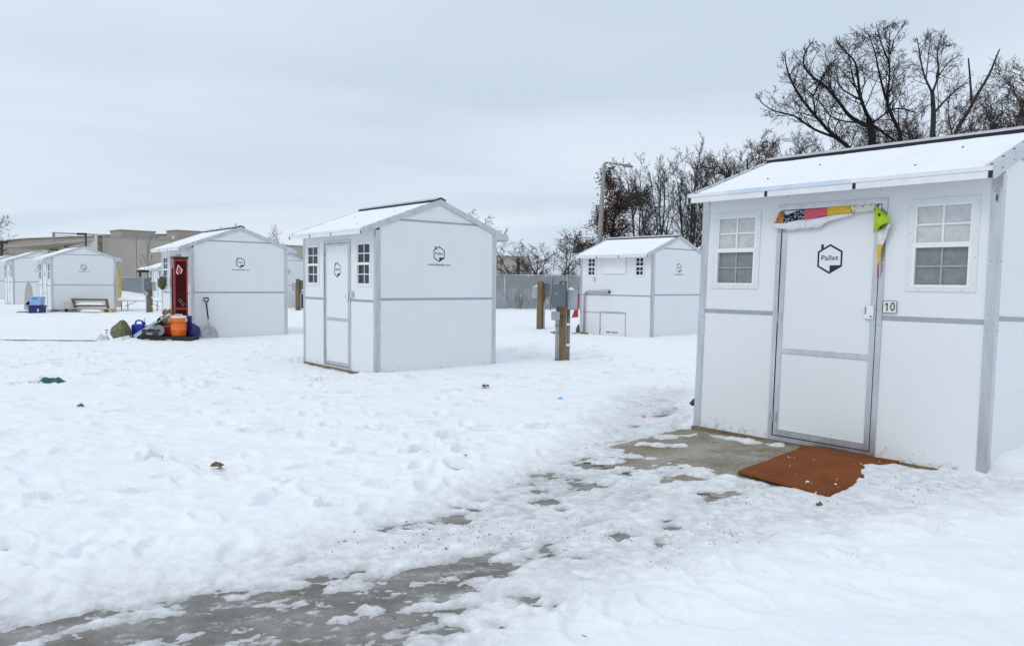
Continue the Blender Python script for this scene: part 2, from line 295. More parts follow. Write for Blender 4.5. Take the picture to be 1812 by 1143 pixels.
simple('teal_cloth', (0.03, 0.13, 0.10), rough=0.9, var=0.3, scale=18)
simple('twig', (0.16, 0.10, 0.06), rough=0.9, var=0.4, scale=30)
simple('tan_board', (0.52, 0.40, 0.17), rough=0.8, var=0.2, scale=4)
simple('beige_cover', (0.50, 0.47, 0.44), rough=0.8, var=0.1, scale=5)
simple('table_top', (0.62, 0.63, 0.65), rough=0.5, var=0.08)
simple('pebble', (0.40, 0.37, 0.32), rough=0.85, var=0.4, scale=9, dark=(0.17, 0.14, 0.10))

# ------------------------------------------------------------------ helpers
def setp(o, label=None, cat=None, group=None, kind=None):
    if label: o['label'] = label
    if cat: o['category'] = cat
    if group: o['group'] = group
    if kind: o['kind'] = kind
    return o
def empty(name, loc=(0, 0, 0), rz=0.0, label=None, cat=None, group=None, rx=0.0, ry=0.0):
    o = bpy.data.objects.new(name, None); COL.objects.link(o); o.empty_display_size = 0.1
    o.location = loc; o.rotation_euler = (rx, ry, rz)
    return setp(o, label, cat, group)
CACHE = {}
def link_mesh(name, me, parent=None, loc=None):
    o = bpy.data.objects.new(name, me); COL.objects.link(o)
    if parent: o.parent = parent
    if loc is not None: o.location = loc
    return o
class MB:
    def __init__(s, off=(0, 0, 0)): s.v = []; s.f = []; s.off = off
    def add(s, vs, fs):
        k = len(s.v); s.v += [tuple(p) for p in vs]; s.f += [tuple(i + k for i in f) for f in fs]; return s
    def box(s, x0, x1, y0, y1, z0, z1, M=None):
        vs = [Vector((x, y, z)) for z in (z0, z1) for y in (y0, y1) for x in (x0, x1)]
        if M is not None: vs = [M @ v for v in vs]
        return s.add(vs, [(0, 2, 3, 1), (4, 5, 7, 6), (0, 1, 5, 4), (2, 6, 7, 3), (0, 4, 6, 2), (1, 3, 7, 5)])
    def cbox(s, x0, x1, y0, y1, z0, z1, c=0.006, M=None):
        """box with chamfered vertical and horizontal edges"""
        pts = []
        prof = [(c, 0), (0, c)]
        def ring(ins, z):
            a, b, d, e = x0 + ins, x1 - ins, y0 + ins, y1 - ins
            k = c * 0.999
            return [(a + k, d, z), (b - k, d, z), (b, d + k, z), (b, e - k, z), (b - k, e, z), (a + k, e, z), (a, e - k, z), (a, d + k, z)]
        rings = [ring(c, z0), ring(0, z0 + c), ring(0, z1 - c), ring(c, z1)]
        vs = [Vector(p) for r in rings for p in r]
        if M is not None: vs = [M @ v for v in vs]
        fs = [tuple(reversed(range(8))), tuple(range(24, 32))]
        for r in range(3):
            for i in range(8): fs.append((r * 8 + i, r * 8 + (i + 1) % 8, r * 8 + 8 + (i + 1) % 8, r * 8 + 8 + i))
        return s.add(vs, fs)
    def prism(s, poly, a0, a1, axis='x'):
        """poly in the two other axes (y,z)|(x,z)|(x,y), extruded a0..a1"""
        n = len(poly)
        def P(p, a): return {'x': (a, p[0], p[1]), 'y': (p[0], a, p[1]), 'z': (p[0], p[1], a)}[axis]
        vs = [P(p, a0) for p in poly] + [P(p, a1) for p in poly]
        fs = [tuple(reversed(range(n))), tuple(range(n, 2 * n))] + [(i, (i + 1) % n, n + (i + 1) % n, n + i) for i in range(n)]
        return s.add(vs, fs)
    def tube(s, pts, rad, n=8, cap=True):
        pts = [Vector(p) for p in pts]; m = len(pts)
        if not hasattr(rad, '__len__'): rad = [rad] * m
        vs = []; prev = None
        for i, p in enumerate(pts):
            d = (pts[min(i + 1, m - 1)] - pts[max(i - 1, 0)]).normalized()
            if prev is None:
                a = d.orthogonal().normalized()
            else:
                a = prev - d * prev.dot(d)
                a = a.normalized() if a.length > 1e-6 else d.orthogonal().normalized()
            prev = a; b = d.cross(a)
            for k in range(n):
                t = 2 * PI * k / n; vs.append(p + (a * math.cos(t) + b * math.sin(t)) * rad[i])
        fs = [(i * n + k, i * n + (k + 1) % n, (i + 1) * n + (k + 1) % n, (i + 1) * n + k) for i in range(m - 1) for k in range(n)]
        if cap: fs += [tuple(reversed(range(n))), tuple(range((m - 1) * n, m * n))]
        return s.add(vs, fs)
    def lathe(s, prof, c=(0, 0, 0), n=24, M=None):
        vs = []
        for r, z in prof:
            for k in range(n):
                t = 2 * PI * k / n; v = Vector((c[0] + r * math.cos(t), c[1] + r * math.sin(t), c[2] + z))
                vs.append(M @ v if M is not None else v)
        m = len(prof)
        fs = [(i * n + k, i * n + (k + 1) % n, (i + 1) * n + (k + 1) % n, (i + 1) * n + k) for i in range(m - 1) for k in range(n)]
        fs += [tuple(reversed(range(n))), tuple(range((m - 1) * n, m * n))]
        return s.add(vs, fs)
    def grid(s, fn, nu, nv, thick=0.0):
        """sheet from fn(u,v)->point, u,v in 0..1; thick gives it a back along -normal approx via fn2"""
        vs = [fn(i / nu, j / nv) for j in range(nv + 1) for i in range(nu + 1)]
        w = nu + 1
        fs = [(j * w + i, j * w + i + 1, (j + 1) * w + i + 1, (j + 1) * w + i) for j in range(nv) for i in range(nu)]
        return s.add(vs, fs)
    def build(s, name, mat, parent=None, smooth=False, key=None, loc=None):
        if key and key in CACHE: me = CACHE[key]
        else:
            ox, oy, oz = s.off
            me = bpy.data.meshes.new(name); me.from_pydata([(p[0] - ox, p[1] - oy, p[2] - oz) for p in s.v], [], s.f)
            me.materials.append(MATS[mat])
            if smooth: me.polygons.foreach_set('use_smooth', [True] * len(me.polygons))
            me.update()
            if key: CACHE[key] = me
        return link_mesh(name, me, parent, loc)
def solidify(o, t, offset=-1):
    m = o.modifiers.new('solid', 'SOLIDIFY'); m.thickness = t; m.offset = offset; return o
def bevel(o, w=0.004, seg=2):
    m = o.modifiers.new('bevel', 'BEVEL'); m.width = w; m.segments = seg; m.limit_method = 'ANGLE'; return o
def text_mesh(txt, size, width=None, extrude=0.0006):
    cu = bpy.data.curves.new('lettering', 'FONT'); cu.body = txt; cu.size = size; cu.extrude = extrude; cu.align_x = 'CENTER'; cu.align_y = 'CENTER'; cu.offset = 0.004 * size
    ob = bpy.data.objects.new('lettering', cu); COL.objects.link(ob)
    dg = bpy.context.evaluated_depsgraph_get(); dg.update()
    me = bpy.data.meshes.new_from_object(ob.evaluated_get(dg))
    bpy.data.objects.remove(ob, do_unlink=True); bpy.data.curves.remove(cu)
    if width:
        xs = [v.co.x for v in me.vertices]; w = max(xs) - min(xs); c = (max(xs) + min(xs)) / 2
        for v in me.vertices: v.co.x = (v.co.x - c) * width / w
    return me
def text_part(txt, size, mat, parent, loc, rot, width=None, name='lettering', key=None):
    k = key or ('txt', txt, size, width)
    if k not in CACHE:
        me = text_mesh(txt, size, width); me.materials.clear(); me.materials.append(MATS[mat]); CACHE[k] = me
    o = link_mesh(name, CACHE[k], parent, loc); o.rotation_euler = rot; return o
# vectorised gradient noise
def perlin(x, y, seed=0):
    rs = np.random.RandomState(seed); g = rs.rand(256) * 2 * np.pi; pm = rs.permutation(256)
    xi = np.floor(x).astype(np.int64); yi = np.floor(y).astype(np.int64); fx = x - xi; fy = y - yi
    def gr(ix, iy, dx, dy):
        h = g[pm[(pm[ix & 255] + iy) & 255]]; return np.cos(h) * dx + np.sin(h) * dy
    u = fx * fx * fx * (fx * (fx * 6 - 15) + 10); v = fy * fy * fy * (fy * (fy * 6 - 15) + 10)
    a = gr(xi, yi, fx, fy); b = gr(xi + 1, yi, fx - 1, fy); c = gr(xi, yi + 1, fx, fy - 1); d = gr(xi + 1, yi + 1, fx - 1, fy - 1)
    return (a + u * (b - a)) * (1 - v) + (c + u * (d - c)) * v
def fbm(x, y, octv=4, seed=0, gain=0.5):
    s = 0; a = 1.0
    for k in range(octv): s = s + a * perlin(x * 2 ** k + 13.7 * k, y * 2 ** k - 7.3 * k, seed + k); a *= gain
    return s
def sdf(poly, x, y):
    """signed distance to polygon, negative inside"""
    d = np.full(x.shape, 1e9); ins = np.zeros(x.shape, bool); n = len(poly)
    for i in range(n):
        ax, ay = poly[i]; bx, by = poly[(i + 1) % n]
        ex, ey = bx - ax, by - ay; wx, wy = x - ax, y - ay
        t = np.clip((wx * ex + wy * ey) / (ex * ex + ey * ey), 0, 1)
        d = np.minimum(d, (wx - ex * t) ** 2 + (wy - ey * t) ** 2)
        c = ((ay > y) != (by > y)) & (x < (bx - ax) * (y - ay) / (by - ay + 1e-12) + ax)
        ins ^= c
    d = np.sqrt(d); return np.where(ins, -d, d)
def sstep(a, b, x):
    t = np.clip((x - a) / (b - a), 0, 1); return t * t * (3 - 2 * t)

# ------------------------------------------------------------------ layout
W, D = 2.571, 2.40
# front-right corner x, y, yaw (deg), base z
SHEDS = {'A': (3.567, 5.484, -48.12, 0.069), 'B': (-2.119, 11.51, -49.39, 0.006), 'C': (-7.74, 17.837, -50.46, -0.035),
         'D': (3.742, 19.737, -47.07, -0.013), 'E': (-18.829, 30.243, -47.81, -0.026), 'F': (-25.682, 38.077, -47.8, 0.026),
         'G': (-32.5, 45.9, -47.8, 0.02), 'H': (-12.3, 36.9, -47.5, 0.0), 'I': (-22.9, 48.4, -47.5, -0.1)}
def shed_local(k, x, y):
    sx, sy, a, z = SHEDS[k]; c, s = math.cos(R(a)), math.sin(R(a))
    dx, dy = x - sx, y - sy
    return dx * c + dy * s + W, -dx * s + dy * c     # lx 0..W, ly 0..D
def ground0(x, y):
    return 0.048 * np.exp(-((x - 2.75) ** 2 + (y - 6.35) ** 2) / (2 * 1.15 ** 2))

# zones (metres, world)
ZONE_GREY = [(-2.9, 2.2), (-2.75, 2.92), (-2.21, 3.15), (-1.75, 3.22), (-1.35, 3.6), (-0.85, 3.66), (-0.55, 3.86), (-0.1, 4.0), (0.3, 4.2), (0.36, 3.98), (0.02, 3.62), (-0.12, 3.30), (-0.30, 3.05), (-0.45, 2.75), (-0.7, 2.2)]
ZONE_EDGE = [(-0.95, 4.30), (-0.75, 4.48), (-0.25, 5.05), (0.15, 5.6), (0.55, 6.25), (0.9, 6.72), (1.35, 6.3), (0.85, 5.55), (0.40, 5.0), (-0.1, 4.55), (-0.6, 4.18)]
ZONE_PACK = [(-3.0, 2.3), (-2.8, 3.0), (-1.5, 3.75), (-1.0, 4.28), (-0.3, 5.2), (0.35, 6.2), (0.8, 7.2), (1.2, 8.6), (1.75, 10.2), (2.6, 10.4), (2.2, 8.9), (1.85, 7.6), (3.5, 5.75), (4.0, 5.2), (3.3, 4.95), (2.4, 4.55), (1.6, 4.2), (0.9, 3.75), (0.3, 3.35), (-0.1, 2.9), (-0.4, 2.3)]
ZONE_PAD = [(0.90, 6.62), (1.25, 6.95), (1.55, 7.28), (1.80, 7.50), (2.05, 7.35), (3.50, 5.70), (3.50, 5.48), (3.0, 5.85), (2.35, 5.45), (1.95, 5.35), (1.56, 5.72), (1.2, 6.25)]
MAT_C = [(1.735, 5.60), (2.20, 5.015), (3.16, 5.93), (2.56, 6.44)]
ZONE_CRUST = [(2.22, 5.06), (2.62, 5.50), (2.80, 5.83), (3.10, 5.88), (3.50, 5.56), (3.4, 5.0), (2.6, 4.8)]
STRIPS = [((1.80, 7.22), (2.42, 6.55), 0.12), ((1.18, 6.70), (1.55, 6.62), 0.15), ((1.42, 7.02), (1.78, 7.10), 0.10)]

def seg_d(a, b, x, y):
    ex, ey = b[0] - a[0], b[1] - a[1]; t = np.clip(((x - a[0]) * ex + (y - a[1]) * ey) / (ex * ex + ey * ey), 0, 1)
    return np.hypot(x - a[0] - ex * t, y - a[1] - ey * t)

HOLES = [(0.0, 4.15, 0.071), (0.25, 5.66, 0.087), (0.54, 5.34, 0.102), (1.13, 6.02, 0.172), (1.32, 5.51, 0.084), (0.85, 4.2, 0.064), (0.07, 3.39, 0.045), (0.44, 3.61, 0.069), (0.26, 4.93, 0.075), (0.18, 5.17, 0.079), (-0.28, 4.78, 0.082), (-0.38, 4.57, 0.087), (-0.72, 4.42, 0.084), (0.99, 4.47, 0.043), (0.64, 4.32, 0.041), (0.76, 5.88, 0.101), (0.58, 5.94, 0.068), (0.91, 5.66, 0.039), (1.4, 5.12, 0.059), (0.36, 4.76, 0.036), (1.17, 5.47, 0.033)]     # bare spots worn through the trodden snow: x, y, half width
FEET = []
_r = random.Random(5)
for k in range(520):
    y = 3.0 + 15 * _r.random() ** 1.5; x = (_r.random() * 2 - 1) * (0.8 * y + 0.8)
    FEET.append((x, y, _r.random() * PI * 2, 0.12 + 0.06 * _r.random(), 0.02 + 0.045 * _r.random()))
for k in range(26):      # some trails
    x0 = _r.uniform(-9, 3); y0 = _r.uniform(5.5, 16); a = _r.uniform(0, PI * 2)
    for s in range(14):
        a += _r.uniform(-.12, .12); x0 += math.cos(a) * 0.55; y0 += math.sin(a) * 0.55
        side = 0.11 if s % 2 else -0.11
        FEET.append((x0 - math.sin(a) * side, y0 + math.cos(a) * side, a, 0.15, _r.uniform(0.04, 0.07)))

def snow_thickness(x, y):
    wob = 0.10 * fbm(x * 2.3, y * 2.3, 4, 11) + 0.05 * fbm(x * 7, y * 7, 3, 12)
    T = 0.058 + 0.036 * fbm(x * 0.55, y * 0.55, 3, 1) + 0.018 * fbm(x * 1.7, y * 1.7, 3, 2)
    tramp = 0.55 + 0.45 * sstep(-0.2, 0.25, perlin(x * 0.4, y * 0.4, 6))
    lump = tramp * (0.026 * fbm(x * 3.4, y * 4.6, 5, 3, 0.6) - 0.024 * np.abs(perlin(x * 4.1, y * 5.6, 4)) - 0.012 * np.abs(perlin(x * 9.5, y * 12, 5)) + 0.012)
    T = T + lump
    for fx, fy, a, r, dep in FEET:
        i0, i1 = np.searchsorted(y, fy - .36), np.searchsorted(y, fy + .36)
        m = i0 + np.nonzero(np.abs(x[i0:i1] - fx) < 0.36)[0]
        if len(m) == 0: continue
        dx, dy = x[m] - fx, y[m] - fy; c, s = math.cos(a), math.sin(a)
        u = (dx * c + dy * s) / r; v = (-dx * s + dy * c) / (r * 0.48); q = np.sqrt(u * u + v * v)
        T[m] += -dep * (1 - sstep(0.75, 1.1, q)) + 0.35 * dep * np.exp(-((q - 1.3) / 0.25) ** 2)
    # right-hand foreground bank is smoother and deeper
    bank = sstep(-0.1, 0.45, 2.95 + 0.62 * x - 0.02 * x * x - y) * sstep(-0.3, 0.3, x)
    T = T * (1 - 0.85 * bank) + bank * (0.072 + 0.04 * fbm(x * 0.8, y * 1.8, 3, 21) + 0.008 * fbm(x * 5, y * 6, 3, 22))
    thin = np.zeros(x.shape)
    # trodden zone
    d = sdf(ZONE_PACK, x, y) + 2.2 * wob
    k = 1 - sstep(-0.34, 0.34, d)
    aniso = fbm((x * 0.80 + y * 0.60) * 1.5, (-x * 0.60 + y * 0.80) * 3.4, 6, 31, 0.62)
    Tp = 0.019 + 0.024 * aniso + 0.006 * fbm(x * 14, y * 14, 3, 32)
    T = T * (1 - k) + Tp * k; thin = np.maximum(thin, k)
    d = sdf(ZONE_EDGE, x, y) + 1.6 * wob
    k = 1 - sstep(-0.16, 0.10, d)
    T = T - k * 0.0075
    for hx, hy, hw in HOLES:
        i0, i1 = np.searchsorted(y, hy - .6), np.searchsorted(y, hy + .6)
        xx, yy = x[i0:i1] - hx, y[i0:i1] - hy
        q = np.hypot(xx / (hw * 1.25), yy / max(.08, hw * 0.95)) + 1.5 * fbm(x[i0:i1] * 5.5, y[i0:i1] * 9, 4, 97, .6)
        T[i0:i1] -= 0.027 * (1 - sstep(0.3, 1.5, q)) * thin[i0:i1]
    # bare grey ice
    d = sdf(ZONE_GREY, x, y) + 2.4 * wob
    k = 1 - sstep(-0.22, 0.12, d)
    Tg = -0.0075 + 0.024 * aniso + 0.030 * fbm((x * 0.94 + y * 0.34) * 3.4, (-x * 0.34 + y * 0.94) * 7.5, 5, 33, 0.6) + 0.013 * fbm(x * 10, y * 15, 3, 34, 0.6)
    T = T * (1 - k) + Tg * k
    # worn strip in front of the pile, far left
    w_ = sstep(15.9, 17.0, y) * (1 - sstep(17.55, 17.75, y + 0.6 * wob)) * (1 - sstep(-9.6, -9.2, x + wob)); T = T * (1 - 0.9 * w_) + 0.9 * w_ * (0.010 + 0.25 * (T - 0.058))
    q = seg_d((-13.2, 17.30), (-9.5, 17.42), x, y) + 0.8 * wob
    T = T - 0.030 * (1 - sstep(0.10, 0.36, q)) * (0.85 + 0.6 * perlin(x * 1.6, y * 2, 71))
    # gravel pad
    d = sdf(ZONE_PAD, x, y) + 0.9 * wob + 0.03
    k = 1 - sstep(-0.06, 0.06, d)
    Tq = -0.030 + 0.016 * aniso
    T = T * (1 - k) + Tq * k
    for a, b, r in STRIPS:
        q = seg_d(a, b, x, y) + 1.1 * wob
        T = np.maximum(T, (0.022 + 0.03 * aniso) * (1 - sstep(0.2 * r, 1.1 * r, q)) - 0.03 * sstep(0.2 * r, 1.1 * r, q))
    d = sdf(ZONE_CRUST, x, y) + 0.7 * wob
    k = 1 - sstep(-0.10, 0.05, d)
    T = np.maximum(T, T * (1 - k) + (0.042 + 0.022 * aniso + 0.01 * fbm(x * 9, y * 9, 3, 41)) * k)
    # drifts and scoured edges round the shelters
    for s in SHEDS:
        lx, ly = shed_local(s, x, y)
        m = (lx > -1.5) & (lx < W + 1.5) & (ly > -1.5) & (ly < D + 1.5)
        if not m.any(): continue
        side = np.exp(-np.maximum(lx - W, 0) / 0.28) * sstep(-0.25, 0.35, ly) * (lx > W - 0.3)
        z0 = SHEDS[s][3]
        if s != 'A': z0 = max(z0, 0.0)
        amp = {'A': 0.105, 'D': 0.07}.get(s, 0.03)
        T = np.where(m, T * (1 - 0.8 * side) + 0.8 * side * (z0 + amp + 0.02 * perlin(x * 5, y * 5, 51)), T)
        fr = np.exp(-(np.maximum(-ly, 0) / 0.42) ** 2) * (ly < 0.3) * (lx > -0.02) * (lx < W + 0.02)
        if s in 'BC': T = np.where(m, T * (1 - fr) + fr * (-0.035 + 0.02 * aniso), T)
        elif s == 'D': T = np.where(m, T * (1 - fr) + fr * (0.0 + 0.03 * aniso), T)
        elif s in 'EFGHI': T = np.where(m, T * (1 - fr) + fr * 0.02, T)
        if s == 'A':
            hp = np.exp(-(((lx + 0.22) / 0.24) ** 2 + ((ly - 0.35) / 0.42) ** 2)); T = T + 0.13 * hp
            hp = np.exp(-(((lx - W - 0.35) / 0.3) ** 2 + ((ly - 0.25) / 0.35) ** 2)); T = T + 0.05 * hp
        if s == 'C':
            hp = np.exp(-((ly + 1.35 + 0.1 * np.sin(lx * 9)) / 0.14) ** 2) * (lx > -0.6) * (lx < W + 0.3); T = T + 0.05 * hp
    T = T + thin * (0.0040 * fbm(x * 19, y * 19, 2, 95))
    return np.maximum(T, -0.045), thin

def build_snow():
    rows = [1.25]
    while rows[-1] < 62:
        y = rows[-1]; rows.append(y + max(0.012, 0.0048 * y))
    ys = np.array(rows); nc = 720
    t = np.linspace(-1, 1, nc)
    Y, Tt = np.meshgrid(ys, t, indexing='ij')
    X = Tt * (Y * 0.80 + 1.3)
    X = X.ravel(); Yf = Y.ravel()
    T, thin = snow_thickness(X, Yf)
    far = sstep(30, 60, Yf)
    Z = ground0(X, Yf) + T
    nr = len(ys)
    co = np.stack([X, Yf, Z], 1).astype(np.float32)
    i = np.arange(nr - 1)[:, None] * nc + np.arange(nc - 1)[None, :]
    f = np.stack([i, i + 1, i + 1 + nc, i + nc], -1).reshape(-1, 4)
    me = bpy.data.meshes.new('snow_ground')
    me.vertices.add(len(co)); me.vertices.foreach_set('co', co.ravel())
    me.loops.add(f.size); me.loops.foreach_set('vertex_index', f.ravel().astype(np.int32))
    me.polygons.add(len(f)); me.polygons.foreach_set('loop_start', np.arange(0, f.size, 4, dtype=np.int32))
    me.polygons.foreach_set('use_smooth', np.ones(len(f), bool))
    me.update(calc_edges=True)
    w_ = (1 - sstep(-0.002, 0.019, T)) * thin
    a = me.attributes.new('wet', 'FLOAT', 'POINT'); a.data.foreach_set('value', w_.astype(np.float32))
    a = me.attributes.new('thin', 'FLOAT', 'POINT'); a.data.foreach_set('value', thin.astype(np.float32))
    me.materials.append(MATS['snow'])
    setp(link_mesh('snow_ground', me), kind='structure')
build_snow()
def sheet(name, poly_bounds, fn, mat, step):
    x0, x1, y0, y1 = poly_bounds
    nx, ny = int((x1 - x0) / step), int((y1 - y0) / step)
    mb = MB()
    mb.grid(lambda u, v: (x0 + (x1 - x0) * u, y0 + (y1 - y0) * v, fn(x0 + (x1 - x0) * u, y0 + (y1 - y0) * v)), nx, ny)
    return setp(mb.build(name, mat, smooth=True), kind='structure')
sheet('path', (-3.6, 4.2, 1.4, 11.0), lambda x, y: float(ground0(x, y)), 'icy_asphalt', 0.15)
sheet('path', (-14.0, -9.0, 16.9, 17.9), lambda x, y: 0.0, 'icy_asphalt', 0.25)
def pad_mesh():
    mb = MB(); step = 0.08; idx = {}
    xs = np.arange(0.2, 4.2, step); ys = np.arange(4.5, 8.2, step)
    XX, YY = np.meshgrid(xs, ys, indexing='ij'); dd = sdf(ZONE_PAD, XX, YY)
    vs = []; fs = []
    for i in range(len(xs)):
        for j in range(len(ys)):
            if dd[i, j] < 0.62: idx[i, j] = len(vs); vs.append((xs[i], ys[j], float(ground0(xs[i], ys[j])) + 0.006))
    for (i, j) in idx:
        q = [(i, j), (i + 1, j), (i + 1, j + 1), (i, j + 1)]
        if all(c in idx for c in q): fs.append(tuple(idx[c] for c in q))
    mb.add(vs, fs); return setp(mb.build('gravel_pad', 'gravel', smooth=True), kind='structure')
pad_mesh()
mb = MB(); mb.add([(-900, -300, -0.16), (900, -300, -0.16), (900, 1500, -0.16), (-900, 1500, -0.16)], [(0, 1, 2, 3)])
setp(mb.build('ground', 'snow'), kind='structure')

# ------------------------------------------------------------------ shelters
OV, ZE, ZR = 0.256, 2.281, 2.826
SL = (ZR - ZE) / (D / 2 + OV)
def roofz(y): return ZR - SL * abs(y - D / 2)
OFF = (W / 2, D / 2, 0)
G = 0.012   # how far the rake trim stands off the gable wall
def shelter(key, label, number=None, kind='std', detail=True, glass=('glass_dark', 'glass_dark'), tilt=0.0, url=True):
    sx, sy, a, z0 = SHEDS[key]
    c, s = math.cos(R(a)), math.sin(R(a))
    Rm = Euler((tilt, 0, R(a)), 'XYZ').to_matrix()
    loc = Vector((sx, sy, z0)) + Rm @ Vector((-W / 2, D / 2, 0))
    t = empty('shelter', loc, R(a), label, 'shelter', 'white panel shelters', rx=tilt)
    def P(name, mat, fn, ck=None, smooth=False, par=None):
        m = MB(OFF); fn(m); return m.build(name, mat, par or t, smooth=smooth, key=(name, ck, mat) if ck else None)
    T = 0.045
    if kind == 'std':
        wx = (0.126, 0.630), (1.934, 2.436); wz = (1.385, 2.118)
        dx0, dx1, dz = 0.80, 1.765, 2.15
    else:
        wx = (0.235, 0.590), (1.945, 2.300); wz = (1.68, 2.24)
        dx0 = dx1 = None
    def holed(m, x0, x1, z0, z1, hx0, hx1, hz0, hz1):
        m.box(x0, hx0, 0, T, z0, z1); m.box(hx1, x1, 0, T, z0, z1); m.box(hx0, hx1, 0, T, z0, hz0); m.box(hx0, hx1, 0, T, hz1, z1)
    PW = 0.066
    i_ = 0.02
    if kind == 'std':
        P('wall_panel', 'panel_white', lambda m: m.box(PW, dx0, 0, T, 0.0, 1.142), 's1')
        P('wall_panel', 'panel_white', lambda m: m.box(dx1, W - PW, 0, T, 0.0, 1.142), 's2')
        P('wall_panel', 'panel_white', lambda m: holed(m, PW, dx0, 1.181, 2.30, wx[0][0] + i_, wx[0][1] - i_, wz[0] + i_, wz[1] - i_), 's3')
        P('wall_panel', 'panel_white', lambda m: holed(m, dx1, W - PW, 1.181, 2.30, wx[1][0] + i_, wx[1][1] - i_, wz[0] + i_, wz[1] - i_), 's4')
        P('wall_panel', 'panel_white', lambda m: m.box(dx0, dx1, 0, T, dz, 2.30), 's5')
        P('seam_strip', 'trim_grey', lambda m: m.box(PW, dx0, -0.003, T - 0.002, 1.142, 1.181), 'q1')
        P('seam_strip', 'trim_grey', lambda m: m.box(dx1, W - PW, -0.003, T - 0.002, 1.142, 1.181), 'q2')
        # door
        def dframe(m):
            m.box(dx0, dx0 + 0.042, -0.012, 0.03, 0.0, dz); m.box(dx1 - 0.042, dx1, -0.012, 0.03, 0.0, dz)
            m.box(dx0 + 0.042, dx1 - 0.042, -0.012, 0.03, dz - 0.045, dz); m.box(dx0 + 0.042, dx1 - 0.042, -0.012, 0.03, 0.0, 0.040)
        fr = P('door_frame', 'aluminium', dframe, 'f1')
        d = P('door', 'panel_white', lambda m: (m.box(0.896, 1.669, 0.0, 0.03, 0.10, 0.80), m.box(0.896, 1.669, 0.0, 0.03, 0.85, 2.058)), 'd1')
        P('door_gap_shade', 'gap_shade', lambda m: m.box(dx0 + 0.03, dx1 - 0.03, 0.031, 0.04, 0.0, dz - 0.02), 'ds', par=t)  # black sheet behind the leaf, painting the shade seen in the door gap
        P('stile', 'aluminium', lambda m: m.box(0.850, 0.896, -0.006, 0.03, 0.048, 2.098), 'st1', par=d)
        P('stile', 'aluminium', lambda m: m.box(1.669, 1.714, -0.006, 0.03, 0.048, 2.098), 'st2', par=d)
        P('rail', 'aluminium', lambda m: m.box(0.896, 1.669, -0.005, 0.03, 0.048, 0.098), 'r1', par=d)
        P('rail', 'aluminium', lambda m: m.box(0.896, 1.669, -0.006, 0.03, 0.802, 0.850), 'r2', par=d)
        P('rail', 'white_trim' if key == 'A' else 'aluminium', lambda m: m.box(0.896, 1.669, -0.005, 0.03, 2.058, 2.098), 'r3' + key, par=d)
        def latch(m):
            m.cbox(1.625, 1.700, -0.022, -0.0065, 1.145, 1.262, 0.006)
        lt = P('latch', 'vinyl_white', latch, 'l1', par=d)
        P('latch_lever', 'conduit_dark', lambda m: m.box(1.632, 1.640, -0.027, -0.0225, 1.19, 1.25), 'l2', par=d)
        P('keyhole', 'conduit_dark', lambda m: m.tube([(1.682, -0.022, 1.17), (1.682, -0.029, 1.17)], 0.008, 8), 'l3', par=d)
        for hz in (0.17, 1.08, 1.90):
            P('hinge', 'dull_aluminium', lambda m: (m.box(0.812, 0.840, -0.016, -0.0125, hz, hz + 0.09), m.box(0.856, 0.885, -0.012, -0.0065, hz, hz + 0.09), m.tube([(0.847, -0.014, hz), (0.847, -0.014, hz + 0.09)], 0.006, 6)), 'h%.2f' % hz, par=d)
    else:
        P('wall_panel', 'panel_white', lambda m: m.box(PW, 0.742, 0, T, 0.0, 0.645), 'h1')
        P('wall_panel', 'panel_white', lambda m: (m.box(0.742, 1.690, 0, T, 0.70, 1.142), m.box(PW, 0.742, 0, T, 0.67, 1.142), m.box(1.690, W - PW, 0, T, 0.0, 1.142)), 'h2')
        def up_(m):
            xs = [PW, wx[0][0] + i_, wx[0][1] - i_, wx[1][0] + i_, wx[1][1] - i_, W - PW]
            m.box(xs[0], xs[1], 0, T, 1.181, 2.30); m.box(xs[2], xs[3], 0, T, 1.181, 2.30); m.box(xs[4], xs[5], 0, T, 1.181, 2.30)
            for q in (1, 3): m.box(xs[q], xs[q + 1], 0, T, 1.181, wz[0] + i_); m.box(xs[q], xs[q + 1], 0, T, wz[1] - i_, 2.30)
        P('wall_panel', 'panel_white', up_, 'h3')
        P('seam_strip', 'trim_grey', lambda m: m.box(PW, W - PW, -0.003, T - 0.002, 1.142, 1.181), 'hq')
        P('seam_strip', 'trim_grey', lambda m: m.box(PW, 0.742, -0.003, T - 0.002, 0.645, 0.67), 'hq2')
        P('hatch_frame', 'aluminium', lambda m: (m.box(0.742, 0.770, -0.008, 0.03, 0.0, 0.70), m.box(1.662, 1.690, -0.008, 0.03, 0.0, 0.70), m.box(0.770, 1.662, -0.008, 0.03, 0.66, 0.70)), 'hf')
        ht = P('hatch', 'panel_white', lambda m: m.box(0.776, 1.656, 0.002, 0.03, 0.012, 0.654), 'hp')
        P('hatch_latch', 'dull_aluminium', lambda m: m.cbox(0.782, 0.80, -0.01, 0.002, 0.16, 0.24, 0.003), 'hl', par=ht)
        P('blank_panel', 'vinyl_white', lambda m: m.box(0.875, 1.655, -0.012, -0.0005, 1.755, 2.225), 'hb')
        P('panel_edge', 'trim_grey', lambda m: (m.box(0.868, 1.662, -0.007, -0.0006, 1.742, 1.7545), m.box(1.6555, 1.664, -0.007, -0.0006, 1.7546, 2.225)), 'hbe')
        text_part('BBBF O BBF2H', 0.07, 'ink', t, (1.20 - W / 2, 0.0 - D / 2 - 0.001, 0.115), (R(90), 0, 0), width=0.40)
        cd = P('conduit', 'conduit_grey', lambda m: m.tube([(0.19, -0.05, -0.05), (0.19, -0.05, 1.10), (0.198, -0.05, 1.16), (0.225, -0.05, 1.205), (0.27, -0.05, 1.235), (0.34, -0.05, 1.245), (0.74, -0.05, 1.25)], 0.030, 10), 'cd', smooth=True)
